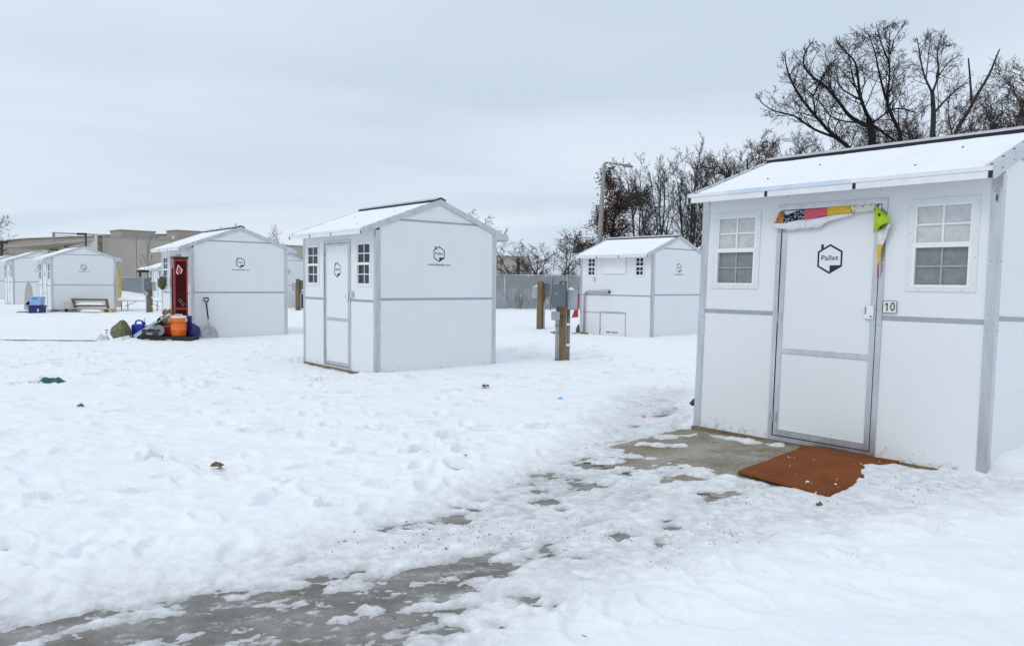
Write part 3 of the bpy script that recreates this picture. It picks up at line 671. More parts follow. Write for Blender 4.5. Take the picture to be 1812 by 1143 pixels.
        P('conduit_sleeve', 'conduit_grey', lambda m: m.tube([(0.74, -0.05, 1.25), (0.76, -0.05, 1.25), (1.12, -0.05, 1.252)], [0.034, 0.04, 0.046], 12), 'cs', smooth=True, par=cd)
        P('end_cap', 'black', lambda m: m.tube([(1.121, -0.05, 1.252), (1.128, -0.05, 1.252)], 0.047, 12), 'ce', par=cd)
    # windows
    for q, (x0, x1) in enumerate(wx):
        zb, zt = wz; ck = kind + str(q)
        def flange(m):
            b = 0.042
            m.box(x0, x0 + b, -0.009, -0.0005, zb, zt); m.box(x1 - b, x1, -0.009, -0.0005, zb, zt)
            m.box(x0 + b, x1 - b, -0.009, -0.0005, zb, zb + b * 0.75); m.box(x0 + b, x1 - b, -0.009, -0.0005, zt - b, zt)
        w = P('window', 'vinyl', flange, ck + 'w')
        b = 0.042; gx0, gx1, gz0, gz1 = x0 + b, x1 - b, zb + b * 0.75, zt - b; zm = gz0 + (gz1 - gz0) * 0.515
        def sash(m):
            f = 0.018
            m.box(gx0, gx0 + f, -0.004, 0.03, zm, gz1); m.box(gx1 - f, gx1, -0.004, 0.03, zm, gz1); m.box(gx0 + f, gx1 - f, -0.004, 0.03, gz1 - f, gz1)
            m.box(gx0, gx1, -0.014, 0.03, zm - 0.024, zm + 0.016)
            m.box(gx0, gx0 + f * 1.1, -0.012, 0.03, gz0, zm - 0.024); m.box(gx1 - f * 1.1, gx1, -0.012, 0.03, gz0, zm - 0.024); m.box(gx0 + f * 1.1, gx1 - f * 1.1, -0.012, 0.03, gz0, gz0 + 0.022)
        P('sash', 'vinyl_white', sash, ck + 's', par=w)
        xm = (gx0 + gx1) / 2
        zu = (zm + 0.016 + gz1 - 0.018) / 2; zl = (gz0 + 0.022 + zm - 0.024) / 2
        for (u0, u1, v0, v1, low) in ((gx0 + .018, xm, zu, gz1 - .018, 0), (xm, gx1 - .018, zu, gz1 - .018, 0), (gx0 + .018, xm, zm + .016, zu, 0), (xm, gx1 - .018, zm + .016, zu, 0),
                                      (gx0 + .0198, xm, zl, zm - .024, 1), (xm, gx1 - .0198, zl, zm - .024, 1), (gx0 + .0198, xm, gz0 + .022, zl, 1), (xm, gx1 - .0198, gz0 + .022, zl, 1)):
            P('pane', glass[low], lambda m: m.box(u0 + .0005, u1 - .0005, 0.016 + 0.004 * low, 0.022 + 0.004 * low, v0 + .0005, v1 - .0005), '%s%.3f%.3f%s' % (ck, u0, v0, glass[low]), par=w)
        hw = 0.0075 if kind == 'std' else 0.010
        P('muntin', 'vinyl_white', lambda m: (m.box(xm - hw, xm + hw, 0.004, 0.0155, zm + .016, gz1 - .018), m.box(gx0 + .018, xm - hw, 0.0045, 0.0155, zu - hw, zu + hw), m.box(xm + hw, gx1 - .018, 0.0045, 0.0155, zu - hw, zu + hw)), ck + 'm1', par=w)
        lm = 'screen_bar' if key == 'A' else 'vinyl_white'
        P('muntin', lm, lambda m: (m.box(xm - hw, xm + hw, 0.010, 0.0195, gz0 + .022, zm - .024), m.box(gx0 + .0198, xm - hw, 0.0105, 0.0195, zl - hw, zl + hw), m.box(xm + hw, gx1 - .0198, 0.0105, 0.0195, zl - hw, zl + hw)), ck + 'm2' + lm, par=w)
        if detail:
            def scr(m):
                for k in range(4):
                    zz = zb + 0.06 + (zt - zb - 0.12) * k / 3
                    for xx in (x0 + 0.016, x1 - 0.016): m.lathe([(0.0045, 0), (0.003, 0.002)], n=6, M=Matrix.Translation((xx, -0.009, zz)) @ Matrix.Rotation(R(90), 4, 'X'))
                for k in range(3):
                    for zz in (zb + 0.012, zt - 0.016): m.lathe([(0.0045, 0), (0.003, 0.002)], n=6, M=Matrix.Translation((x0 + 0.1 + (x1 - x0 - 0.2) * k / 2, -0.009, zz)) @ Matrix.Rotation(R(90), 4, 'X'))
            setp(P('screws', 'trim_grey', scr, ck + 'sc', par=w), kind='stuff')
    # gable and back walls
    for side in (0, 1):
        xa, xb = (W - T, W - 0.0) if side else (0.0, T)
        sn = 'side%d' % side
        zlo = 1.173; zhi = 1.211; zu0, zu1 = 2.435, 2.468
        def yat(z): return D / 2 - (ZR - 0.055 - z) / SL    # where the roof underside meets height z
        P('wall_panel', 'panel_white', lambda m: m.prism([(0.07, 0.0), (D - 0.07, 0.0), (D - 0.07, zlo), (0.07, zlo)], xa, xb), sn + 'a')
        P('wall_panel', 'panel_white', lambda m: m.prism([(0.07, zhi), (D - 0.07, zhi), (D - 0.07, roofz(0.07) - 0.055), (D - yat(zu0), zu0), (yat(zu0), zu0), (0.07, roofz(0.07) - 0.055)], xa, xb), sn + 'b')
        P('wall_panel', 'panel_white', lambda m: m.prism([(yat(zu1), zu1), (D - yat(zu1), zu1), (D / 2, ZR - 0.055)], xa, xb), sn + 'c')
        xs0, xs1 = (W - T + .002, W + .003) if side else (-.003, T - .002)
        P('seam_strip', 'trim_grey', lambda m: m.prism([(0.07, zlo), (D - 0.07, zlo), (D - 0.07, zhi), (0.07, zhi)], xs0, xs1), sn + 'd')
        P('seam_strip', 'trim_grey', lambda m: m.prism([(yat(zu0), zu0), (D - yat(zu0), zu0), (D - yat(zu1), zu1), (yat(zu1), zu1)], xs0, xs1), sn + 'e')
        def post(m, front):
            y0, y1 = (0.0, 0.077) if front else (D - 0.077, D)
            ztop = 2.27 if kind == 'std' else 2.28
            if side:
                m.box(W - PW, W + 0.007, -0.007 if front else D - T, T if front else D + 0.007, 0.0, ztop)
                m.box(W - T, W + 0.006, y0 + T if front else y0, y1 if front else y1 - T, 0.0, ztop)
            else:
                m.box(-0.007, PW, -0.007 if front else D - T, T if front else D + 0.007, 0.0, ztop)
                m.box(-0.006, T, y0 + T if front else y0, y1 if front else y1 - T, 0.0, ztop)
        P('corner_post', 'aluminium', lambda m: post(m, True), sn + kind + 'p1'); P('corner_post', 'aluminium', lambda m: post(m, False), sn + kind + 'p2')
    P('wall_panel', 'panel_white', lambda m: m.box(PW, W - PW, D - T, D, 0.0, 2.30), 'back')
    P('floor', 'black', lambda m: m.box(T, W - T, T, D - T, -0.01, 0.03), 'floor')
    P('base_sill', 'wood_sill', lambda m: m.box(-0.02, W + 0.0, -0.02, D, -0.13, -0.004), 'sill')
    # roof
    def slope(m, front, z_off, th, x0, x1, ya=None, yb=None):
        ye = -OV if front else D + OV; yr = D / 2
        ya = ye if ya is None else ya; yb = yr if yb is None else yb
        m.prism([(ya, roofz(ya) + z_off), (yb, roofz(yb) + z_off), (yb, roofz(yb) + z_off - th), (ya, roofz(ya) + z_off - th)], x0, x1)
    roof = P('roof', 'roof_white', lambda m: (slope(m, True, -0.004, 0.05, -G + 0.003, W + G - 0.003, ya=-OV + 0.004), slope(m, False, -0.004, 0.05, -G + 0.003, W + G - 0.003, ya=D + OV - 0.004)), 'roof')
    for side in (0, 1):
        xo = (W + 0.0085, W + 0.024) if side else (-0.024, -0.0085)
        xt = (W - 0.055, W + 0.024) if side else (-0.024, 0.055)
        for fr in (True, False):
            def rake(m):
                ye = -OV - 0.012 if fr else D + OV + 0.012; yr = D / 2
                m.prism([(ye, roofz(ye) + 0.003), (yr, roofz(yr) + 0.003), (yr, roofz(yr) - 0.085), (ye, roofz(ye) - 0.085)], *xo)
                m.prism([(ye, roofz(ye) + 0.006), (yr, roofz(yr) + 0.006), (yr, roofz(yr) + 0.0035), (ye, roofz(ye) + 0.0035)], *xt)
            P('rake_trim', 'aluminium', rake, 'rake%d%d' % (side, fr), par=roof)
    for fr in (True, False):
        y0, y1 = (-OV - 0.010, -OV + 0.003) if fr else (D + OV - 0.003, D + OV + 0.010)
        P('fascia', 'white_trim', lambda m: (m.box(0.02, W - 0.02, y0, y1, ZE - 0.082, ZE - 0.030), m.box(-0.007, W + 0.007, y0 - 0.004 if fr else y0, y1 if fr else y1 + 0.004, ZE - 0.0285, ZE + 0.004)), 'fas%d' % fr, par=roof)
    for k, xx in enumerate((-0.005, 0.80, 1.58, W - 0.022)):
        P('fascia_clip', 'black', lambda m: m.box(xx, xx + 0.027, -OV - 0.0125, -OV - 0.0, ZE - 0.080, ZE - 0.032), 'clip%d' % k, par=roof)
    def cap(m):
        for fr in (1, -1):
            yy = D / 2 - fr * 0.115
            m.prism([(D / 2, ZR + 0.040), (D / 2, ZR + 0.034), (yy, ZR + 0.034 - SL * 0.115), (yy, ZR + 0.040 - SL * 0.115)], 0.02, W + 0.03)
    P('ridge_cap', 'dull_aluminium', cap, 'cap', par=roof)
    def vent(m):
        for fr in (1, -1):
            yy = D / 2 - fr * 0.10
            m.prism([(D / 2, ZR + 0.0335), (D / 2, ZR - 0.02), (yy, ZR - 0.02 - SL * 0.1), (yy, ZR + 0.0335 - SL * 0.1)], 0.03, W + 0.02)
    P('ridge_vent', 'black', vent, 'vent', par=roof)
    # snow lying on both slopes
    def snowlayer(m, fr, seed):
        nx, ny = 60, 26
        rs = {'A': 3, 'D': 4}.get(key, 7)
        xs = np.linspace(0.06, W - 0.06, nx + 1); vs = np.linspace(0, 1, ny + 1)
        XX, VV = np.meshgrid(xs, vs, indexing='ij')
        n1 = fbm(XX * 2.1, VV * 3, 4, 60 + seed); n2 = fbm(XX * 5, VV * 8, 3, 70 + seed)
        y0 = -OV + 0.012; y1 = D / 2 - 0.125
        yy = y0 + (y1 - y0) * VV
        thick = 0.010 + 0.006 * n1 + 0.004 * n2
        lump = np.exp(-(VV / 0.10) ** 2) * (0.012 + 0.028 * sstep(1.35, 1.8, XX) + 0.02 * n1)
        thick = np.maximum(thick + lump, 0.003)
        edge = np.minimum(np.minimum(XX - xs[0], xs[-1] - XX) / 0.05, np.minimum(VV / 0.03, (1 - VV) / 0.02)); thick = thick * np.clip(edge, 0, 1) ** 0.5
        zz = ZE + SL * (yy + OV) + 0.001 + thick
        if not fr: yy = D - yy
        w = ny + 1
        v = [(float(XX[i, j]), float(yy[i, j]), float(zz[i, j])) for i in range(nx + 1) for j in range(ny + 1)]
        f = [(i * w + j, (i + 1) * w + j, (i + 1) * w + j + 1, i * w + j + 1) for i in range(nx) for j in range(ny)]
        m.add(v, f if fr else [tuple(reversed(q)) for q in f])
    P('roof_snow', 'snow', lambda m: snowlayer(m, True, 0), 'rsn' + ('A' if key == 'A' else ''), smooth=True, par=roof)
    P('roof_snow', 'snow', lambda m: snowlayer(m, False, 9), 'rsnb', smooth=True, par=roof)
    if detail:
        def bolts(m):
            for xx, yy in ((0.62, 0.10), (1.95, 0.02), (0.9, 0.55), (2.1, 0.62)):
                m.lathe([(0.009, 0), (0.007, 0.008)], c=(xx, yy, roofz(yy) + 0.012), n=7)
        setp(P('roof_bolts', 'black', bolts, 'bolts', par=roof), kind='stuff')
        def rk(m):
            for k in range(7):
                yy = -0.2 + k * 0.26
                m.lathe([(0.010, 0), (0.008, 0.007)], c=(W - 0.02, yy, roofz(yy) + 0.005), n=7)
                m.lathe([(0.007, 0), (0.005, 0.004)], n=6, M=Matrix.Translation((W + 0.024, yy + 0.1, roofz(yy + 0.1) - 0.045)) @ Matrix.Rotation(R(90), 4, 'Y'))
                m.lathe([(0.010, 0), (0.008, 0.007)], c=(0.02, yy, roofz(yy) + 0.005), n=7)
        setp(P('trim_bolts', 'conduit_dark', rk, 'rkb', par=roof), kind='stuff')
        def ps(m):
            for zz in (0.14, 0.62, 1.10, 1.22, 1.62, 2.14):
                for xx in (0.045, W - 0.045, 0.82 if kind == 'std' else 0.03, 1.745 if kind == 'std' else W - 0.03):
                    yy = -0.007 if (xx < 0.1 or xx > 2) else -0.012
                    m.lathe([(0.0075, 0), (0.005, 0.004)], n=7, M=Matrix.Translation((xx, yy, zz)) @ Matrix.Rotation(R(90), 4, 'X'))
                for yy in (0.045, D - 0.045):
                    m.lathe([(0.0075, 0), (0.005, 0.004)], n=7, M=Matrix.Translation((W + 0.007, yy, zz)) @ Matrix.Rotation(R(90), 4, 'Y'))
            for yy in (0.10, 0.78, 1.6, 2.30):
                for zz in (0.10, 0.60, 1.10, 1.28, 1.80, 2.25):
                    m.lathe([(0.0075, 0), (0.005, 0.003)], n=7, M=Matrix.Translation((W, yy, zz)) @ Matrix.Rotation(R(90), 4, 'Y'))
            for xx in (0.88, 1.70): m.lathe([(0.008, 0), (0.005, 0.003)], n=7, M=Matrix.Translation((xx, 0, 2.22)) @ Matrix.Rotation(R(90), 4, 'X'))
        setp(P('panel_screws', 'dull_aluminium', ps, 'pscr' + kind), kind='stuff')
    # printed house emblem, lettering and web address
    def emblem(m):
        o = [(0, .13), (.11, .066), (.11, -.066), (0, -.13), (-.11, -.066), (-.11, .066)]; q = 0.86
        n = [(x * q, z * q) for x, z in o]
        for i in range(6):
            j = (i + 1) % 6; m.prism([o[i], o[j], n[j], n[i]], -0.0012, -0.0002, 'y')
        m.prism([(-.082, .0835), (-.058, .0975), (-.058, .128), (-.082, .128)], -0.0012, -0.0002, 'y')
        m.prism([(0.002, -.066), (0.0, -.108), (0.0926, -.0558), (0.085, -.062)][:1] + [(0.002, -0.055), (0.0926, -0.055), (0.0926, -0.0575), (0.002, -0.1115)][0:4], -0.00115, -0.0002, 'y')
    def put_emblem(loc, rz, sc=1.0):
        mk = ('emblem',)
        if mk not in CACHE:
            m = MB(); emblem(m); me = bpy.data.meshes.new('emblem'); me.from_pydata(m.v, [], m.f); me.materials.append(MATS['ink']); me.update(); CACHE[mk] = me
        o = link_mesh('emblem', CACHE[mk], t, loc); o.rotation_euler = (0, 0, rz); o.scale = (sc,) * 3
        text_part('Pallet', 0.062, 'ink', t, (loc[0] + (0.0 if abs(rz) < .1 else 0.0009), loc[1] - (0.0009 if abs(rz) < .1 else 0), loc[2] + 0.008), (R(90), 0, rz), width=0.150)
    if kind == 'std': put_emblem((1.30 - W / 2, -D / 2, 1.655), 0)
    put_emblem((W / 2, 1.188 - D / 2, 1.931), R(90))
    if url: text_part('www.palletshelter.com', 0.052, 'ink', t, (W / 2 + 0.001, 1.188 - D / 2, 1.757), (R(90), 0, R(90)), width=0.44)
    if number:
        if kind == 'std': nx, nz = 1.825, 1.253
        else: nx, nz = 0.527, 1.60
        pl = P('number_plate', 'white_plastic', lambda m: m.cbox(nx - 0.055, nx + 0.055, -0.016, -0.0125, nz - 0.051, nz + 0.051, 0.0012), 'np' + kind)
        P('plate_border', 'ink', lambda m: (m.box(nx - .055, nx + .055, -.0168, -.0162, nz + .047, nz + .051), m.box(nx - .055, nx + .055, -.0168, -.0162, nz - .051, nz - .047), m.box(nx - .055, nx - .051, -.0168, -.0162, nz - .047, nz + .047), m.box(nx + .051, nx + .055, -.0168, -.0162, nz - .047, nz + .047)), 'nb' + kind, par=pl)
        for qd, ch in enumerate(number):
            cx = nx + (qd - (len(number) - 1) / 2) * 0.046
            if ch == '1': P('digit', 'ink', lambda m: m.prism([(cx - .001, nz - .034), (cx + .008, nz - .034), (cx + .008, nz + .034), (cx - .0005, nz + .034), (cx - .014, nz + .024), (cx - .014, nz + .014), (cx - .001, nz + .022)], -.0176, -.0163, 'y'), 'dg%d%s' % (qd, number), par=pl)
            else: text_part(ch, 0.096, 'ink', t, (cx - W / 2, -D / 2 - 0.0172, nz), (R(90), 0, 0), width=0.036, name='digit')
    return t

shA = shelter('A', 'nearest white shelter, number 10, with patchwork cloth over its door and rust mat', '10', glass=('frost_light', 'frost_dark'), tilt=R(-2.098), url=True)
shB = shelter('B', 'white shelter number 11 standing alone in the snow, middle of the picture', '11')
shC = shelter('C', 'white shelter with a red locker at its door and scoop shovel leaning on it', None)
shD = shelter('D', 'white shelter with grey bent conduit, floor hatch and no door, behind the utility posts', '4', kind='hyg')
shE = shelter('E', 'white shelter with wooden bench and stacked blue bins against it', None)
shF = shelter('F', 'white shelter half hidden behind the one with the wooden bench', None, detail=False)
shG = shelter('G', 'white shelter at the far left edge, farthest of its row', None, detail=False)
shH = shelter('H', 'white shelter seen in the narrow gap between two nearer shelters', None, detail=False)
shI = shelter('I', 'far white shelter peeking out left of the one with the red locker', None, detail=False)
# extras on the nearest shelter
def film():
    m = MB(OFF); m.box(0.42, 1.56, -OV - 0.0165, -OV - 0.0145, ZE - 0.030, ZE + 0.008)
    m.build('protective_film', 'film_blue', shA)
    m = MB(OFF); m.cbox(W - 0.036, W - 0.016, -0.0155, -0.0075, 2.06, 2.16, 0.003); o = m.build('tag_sticker', 'dull_aluminium', shA)
    m = MB(OFF); m.box(W - 0.032, W - 0.020, -0.0175, -0.0158, 2.068, 2.11); m.build('tag_bar', 'teal_cloth', shA)
film()

# ------------------------------------------------------------------ backdrop buildings
def P2(a, b, t): return (a[0] + (b[0] - a[0]) * t, a[1] + (b[1] - a[1]) * t)
def wall_run(parent, a, b, h, n, mat, name='wall_panel', gap=0.12, th=0.4, z0=-0.3, h2=None):
    """a straight wall of n precast panels with recessed joints; each panel a part"""
    h2 = h if h2 is None else h2
    L = math.hypot(b[0] - a[0], b[1] - a[1]); ang = math.atan2(b[1] - a[1], b[0] - a[0])
    for i in range(n):
        x0, x1 = L * i / n + gap / 2, L * (i + 1) / n - gap / 2
        hh = h + (h2 - h) * (i + .5) / n
        m = MB(); M = Matrix.Translation((a[0], a[1], 0)) @ Matrix.Rotation(ang, 4, 'Z')
        m.box(x0, x1, 0, th, z0, hh, M); m.build(name, mat, parent)
    m = MB(); M = Matrix.Translation((a[0], a[1], 0)) @ Matrix.Rotation(ang, 4, 'Z'); m.box(0, L, 0.10, th - 0.05, z0, min(h, h2) - 0.15, M); m.build('joint_backing', 'beige_dark', parent)
def big_building():
    b = empty('school_building', (-67, 120, 0), 0, 'long low beige panel building across the background on the left', 'building')
    # children keep world numbers: put the empty's own offset back
    n0 = len(bpy.data.objects)
    C0, Cr, Cl = (-67.0, 120.0), (4.0, 199.0), (-123.0, 190.0)
    holder = MB
    made = []
    def rel(p): return (p[0] + 67.0, p[1] - 120.0)
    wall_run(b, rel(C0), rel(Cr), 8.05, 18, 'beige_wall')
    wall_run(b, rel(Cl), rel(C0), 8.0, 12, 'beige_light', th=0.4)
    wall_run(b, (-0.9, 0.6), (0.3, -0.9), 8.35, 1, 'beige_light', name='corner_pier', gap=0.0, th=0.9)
    ux, uy = (Cr[0] - C0[0]), (Cr[1] - C0[1]); L = math.hypot(ux, uy); ux /= L; uy /= L; ang = math.atan2(uy, ux)
    M = Matrix.Rotation(ang, 4, 'Z')
    m = MB(); m.box(0.5, L, 0.5, 60, 7.5, 7.9, M); m.build('roof', 'beige_dark', b)
    m = MB(); m.box(0, L, -0.15, 0.55, 8.06, 8.22, M); m.build('parapet_cap', 'lamp_grey', b)
    # rooftop plant rooms
    for x0, x1, dpt in ((4.6, 10.3, 7.7), (14.0, 24.0, 7.2)):
        h = 9.45 if x0 < 8 else 9.95
        m = MB(); m.box(x0, x1, 3.0, dpt, 7.9, h, M); o = m.build('plant_room', 'beige_wall', b)
        m = MB(); m.box(x0 - .12, x1 + .12, 2.88, dpt + .12, h, h + 0.14, M); m.build('coping', 'beige_dark', o)
    for k in range(7):
        m = MB(); m.tube([M @ Vector((5.8 + 0.75 * k, 1.2, 8.1)), M @ Vector((5.8 + 0.75 * k, 1.2, 8.5))], 0.07, 6); m.build('vent_pipe', 'lamp_grey', b)
    for xx in (12.4,):
        m = MB(); m.box(xx, xx + 0.3, 1.0, 1.3, 7.9, 8.9, M); m.build('flue', 'white_trim', b)
    # wall lamps on the left face
    lx, ly = (Cl[0] - C0[0]), (Cl[1] - C0[1])
    for t in (0.28, 0.50, 0.78):
        px_, py_ = lx * t, ly * t
        m = MB(); m.box(px_ - 0.9, px_ + 0.3, py_ - 1.3, py_ - 0.3, 7.0, 7.25); m.build('wall_lamp', 'bronze', b)
    # roof pipe frame above the left face
    m = MB(); m.tube([(-19.5, 20, 8.0), (-19.5, 20, 9.9)], 0.25, 6); m.build('frame_post', 'lamp_grey', b)
    m = MB(); m.tube([(-19.5, 20, 9.75), (4, 12, 8.75)], 0.13, 6); m.build('frame_beam', 'lamp_grey', b)
    m = MB(); m.tube([(-19.5, 20, 9.3), (4, 12, 8.3)], 0.06, 6); m.build('frame_beam', 'lamp_grey', b)
big_building()
def far_wing():
    b = empty('far_wing_building', (-150, 230, 0), 0, 'darker beige building wing with sloping roofline at the far left', 'building')
    m = MB(); m.prism([(-22, -1), (52, -1), (52, 14.6), (28, 13.9), (2, 12.6), (-22, 9.6)], -6, 30, 'y'); m.build('wall', 'beige_dark', b)
    m = MB(); m.prism([(-22.3, 9.7), (2, 12.75), (28, 14.05), (52.3, 14.75), (52.3, 15.0), (28, 14.3), (2, 13.0), (-22.3, 9.95)], -6.4, 30.4, 'y'); m.build('roof_edge', 'beige_wall', b)
far_wing()
def canopy_shed():
    # small open shelter roof behind the fence, left
    b = empty('roof_canopy', (-30.3, 57.5 + 6, 0), R(-8), 'small snow topped flat canopy behind the fence, left of the folding table', 'canopy')
    m = MB(); m.box(-1.3, 1.3, -1, 1, 1.95, 2.15); m.build('roof', 'black', b)
    m = MB(); m.grid(lambda u, v: (-1.35 + 2.7 * u, -1.05 + 2.1 * v, 2.16 + 0.28 * min(1, 5 * min(u, 1 - u, v, 1 - v)) ** .5 + 0.02 * math.sin(9 * u)), 14, 8); m.build('roof_snow', 'snow', b, smooth=True)
    for x in (-1.15, 1.15):
        for y in (-.85, .85): m = MB(); m.box(x - .06, x + .06, y - .06, y + .06, -0.1, 1.95); m.build('post', 'bronze', b)
    m = MB(); m.box(-1.2, 1.2, 0.5, 0.6, -.1, 1.95); m.build('back_panel', 'bronze', b)
canopy_shed()

# ------------------------------------------------------------------ fences
def fence(name, a, b, h, nb, label, zb=0.02):
    f = empty(name, (a[0], a[1], 0), math.atan2(b[1] - a[1], b[0] - a[0]), label, 'fence')
    L = math.hypot(b[0] - a[0], b[1] - a[1])
    for i in range(nb + 1):
        x = L * i / nb; m = MB(); m.tube([(x, 0, -0.1), (x, 0, h + 0.06)], 0.045, 8); p = m.build('post', 'fence_metal', f, smooth=True, key=('fpost', h))
        p.location = (0, 0, 0) if False else p.location
        if i: p.location.x = x
    for i in range(nb):
        x0, x1 = L * i / nb + 0.05, L * (i + 1) / nb - 0.05
        k = ('fbay', round(x1 - x0, 3), h)
        m = MB(); n = int((x1 - x0) / 0.085); w = (x1 - x0) / n
        for q in range(n):
            dz = 0.004 * ((q * 7) % 5)
            m.box(q * w + 0.003, (q + 1) * w - 0.003, -0.012 - 0.006 * (q % 2), 0.008, 0.03, h - 0.04 + dz)
        o = m.build('slat_bay', 'fence_slat', f, key=k); o.location.x = x0
        setp(o, kind='stuff')
        m = MB(); m.tube([(x0 - 0.05, 0, h + 0.01), (x1 + 0.05, 0, h + 0.01)], 0.03, 6); m.build('top_rail', 'fence_metal', f, smooth=True)
    return f
fence('slat_fence', (-7.0, 39.45), (9.5, 39.05), 1.84, 5, 'grey vertical slat fence between the middle shelter and the conduit shelter')
fence('slat_fence', (-36, 61.0), (-24.6, 60.6), 1.5, 4, 'lower grey slat fence behind the folding table, left')
# snow banked against the left fence
m = MB(); m.grid(lambda u, v: (-36 + 12 * u, 59.0 + 1.9 * v, -0.02 + (0.42 + 0.12 * math.sin(7 * u + 1) + 0.05 * math.sin(23 * u)) * v ** 1.6), 60, 10); setp(m.build('snow_bank', 'snow', smooth=True), kind='structure')

# ------------------------------------------------------------------ trees
class Tree:
    def __init__(s, seed): s.r = random.Random(seed); s.big = []; s.small = []; s.leaf = []; s.tips = []; s.env = None
    def rv(s, k):
        r = s.r; return Vector((r.gauss(0, k), r.gauss(0, k), r.gauss(0, k)))
    def branch(s, p, d, L, rad, lev, maxlev, seg=5, wander=0.16, trop=0.06, kids=5, kid_len=0.62, ang=(28, 58), start=0.25, crook=1.0):
        pts = [p.copy()]; q = p.copy(); d = d.normalized()
        for i in range(seg):
            d = (d + s.rv(wander * crook) + Vector((0, 0, trop))).normalized(); q = q + d * (L / seg); pts.append(q.copy())
        if s.env and not s.env(pts[-1]):
            k = 0.7
            while k > 0.12 and not s.env(p + (pts[-1] - p) * k): k *= 0.7
            pts = [p + (q_ - p) * k for q_ in pts]; L *= k
            if L < 0.12: return
        rads = [rad * (1 - 0.72 * i / seg) for i in range(seg + 1)]
        (s.big if rad > 0.035 else s.small).append((pts, rads))
        s.sprout(pts, rads, L, lev, maxlev, seg, wander, trop, kids, kid_len, ang, start, crook)
    def sprout(s, pts, rads, L, lev, maxlev, seg, wander, trop, kids, kid_len, ang, start, crook):
        r = s.r
        if lev >= maxlev:
            s.tips.append((pts[-1], (pts[-1] - pts[-2]).normalized())); return
        n = max(2, int(kids * r.uniform(0.8, 1.25)))
        for k in range(n):
            t = start + (1 - start) * (k + r.random()) / n
            f = t * (len(pts) - 1); i = min(int(f), len(pts) - 2); u = f - i
            b = pts[i].lerp(pts[i + 1], u); dd = (pts[i + 1] - pts[i]).normalized()
            ax = dd.orthogonal().normalized(); ax.rotate(Matrix.Rotation(r.random() * 2 * PI, 3, dd))
            nd = dd.copy(); nd.rotate(Matrix.Rotation(R(r.uniform(*ang)), 3, ax))
            rr = rads[i] * (1 - u) + rads[i + 1] * u
            s.branch(b, nd, L * kid_len * r.uniform(0.7, 1.15) * (1.05 - 0.35 * t), max(rr * r.uniform(0.45, 0.65), 0.007), lev + 1, maxlev, max(3, seg - 1), wander * 1.15, trop, kids, kid_len, ang, 0.15, crook)
    def mesh(s, which, mat, rmin=0.0, sides=None):
        V = []; F = []
        for pts, rads in which:
            n = sides or (6 if rads[0] > 0.12 else (4 if rads[0] > 0.035 else 3)); m = len(pts); k0 = len(V); prev = None
            for i, p in enumerate(pts):
                d = pts[min(i + 1, m - 1)] - pts[max(i - 1, 0)]
                if prev is None: a = d.orthogonal().normalized()
                else:
                    a = prev - d * (prev.dot(d) / max(d.dot(d), 1e-9)); a.normalize()
                prev = a; b = d.cross(a); b.normalize(); rr = max(rads[i], rmin)
                for k in range(n):
                    t = 2 * PI * k / n; ca, sa = math.cos(t) * rr, math.sin(t) * rr
                    V.append((p.x + a.x * ca + b.x * sa, p.y + a.y * ca + b.y * sa, p.z + a.z * ca + b.z * sa))
            for i in range(m - 1):
                for k in range(n): F.append((k0 + i * n + k, k0 + i * n + (k + 1) % n, k0 + (i + 1) * n + (k + 1) % n, k0 + (i + 1) * n + k))
        me = bpy.data.meshes.new('tree'); me.from_pydata(V, [], F); me.materials.append(MATS[mat])
        me.polygons.foreach_set('use_smooth', [True] * len(me.polygons)); me.update(); return me
    def leaves(s, mat, per, size, spread, src=None):
        r = s.r; V = []; F = []
        for pts, rads in (src or s.small):
            for q in range(per):
                i = r.randrange(1, len(pts)); p = pts[i] + s.rv(spread)
                a = s.rv(1).normalized(); b = a.orthogonal().normalized(); sz = size * r.uniform(0.6, 1.3)
                k = len(V); c = a.cross(b) * sz * 0.25
                V += [p - a * sz, p + b * sz * .55 + c, p + a * sz, p - b * sz * .55 + c]; F.append((k, k + 1, k + 2, k + 3))
        me = bpy.data.meshes.new('leaves'); me.from_pydata([tuple(v) for v in V], [], F); me.materials.append(MATS[mat]); me.update(); return me
def put_tree(name, meshes, loc, label, rz=0.0, sc=1.0, group=None, scz=None):
    e = empty(name, loc, rz, label, 'tree', group); e.scale = (sc, sc, scz or sc)
    for nm, me in meshes: link_mesh(nm, me, e)
    return e
def gen_tree(seed, h, rad, mat, multi=1, maxlev=4, kids=6, spread=0.25, lean=0.12, kid_len=0.5, ang=(22, 50), trop=0.08, wander=0.13, start=0.3, rmin=0.009, leaves=None, crook=1.0):
    t = Tree(seed); r = t.r
    for k in range(multi):
        a = 2 * PI * (k + r.random() * .6) / multi; tilt = lean if multi == 1 else spread
        d = Vector((math.cos(a) * tilt, math.sin(a) * tilt, 1))
        p = Vector((math.cos(a) * 0.15 * (multi > 1), math.sin(a) * 0.15 * (multi > 1), -0.2))
        t.branch(p, d, h * r.uniform(0.85, 1.0), rad * (1 if multi == 1 else 0.75), 1, maxlev, 8, wander, trop, kids, kid_len, ang, start, crook)
    out = [('trunk', t.mesh(t.big, mat)), ('crown', t.mesh(t.small, mat, rmin))]
    if leaves: out.append(('foliage', t.leaves(*leaves)))
    return out
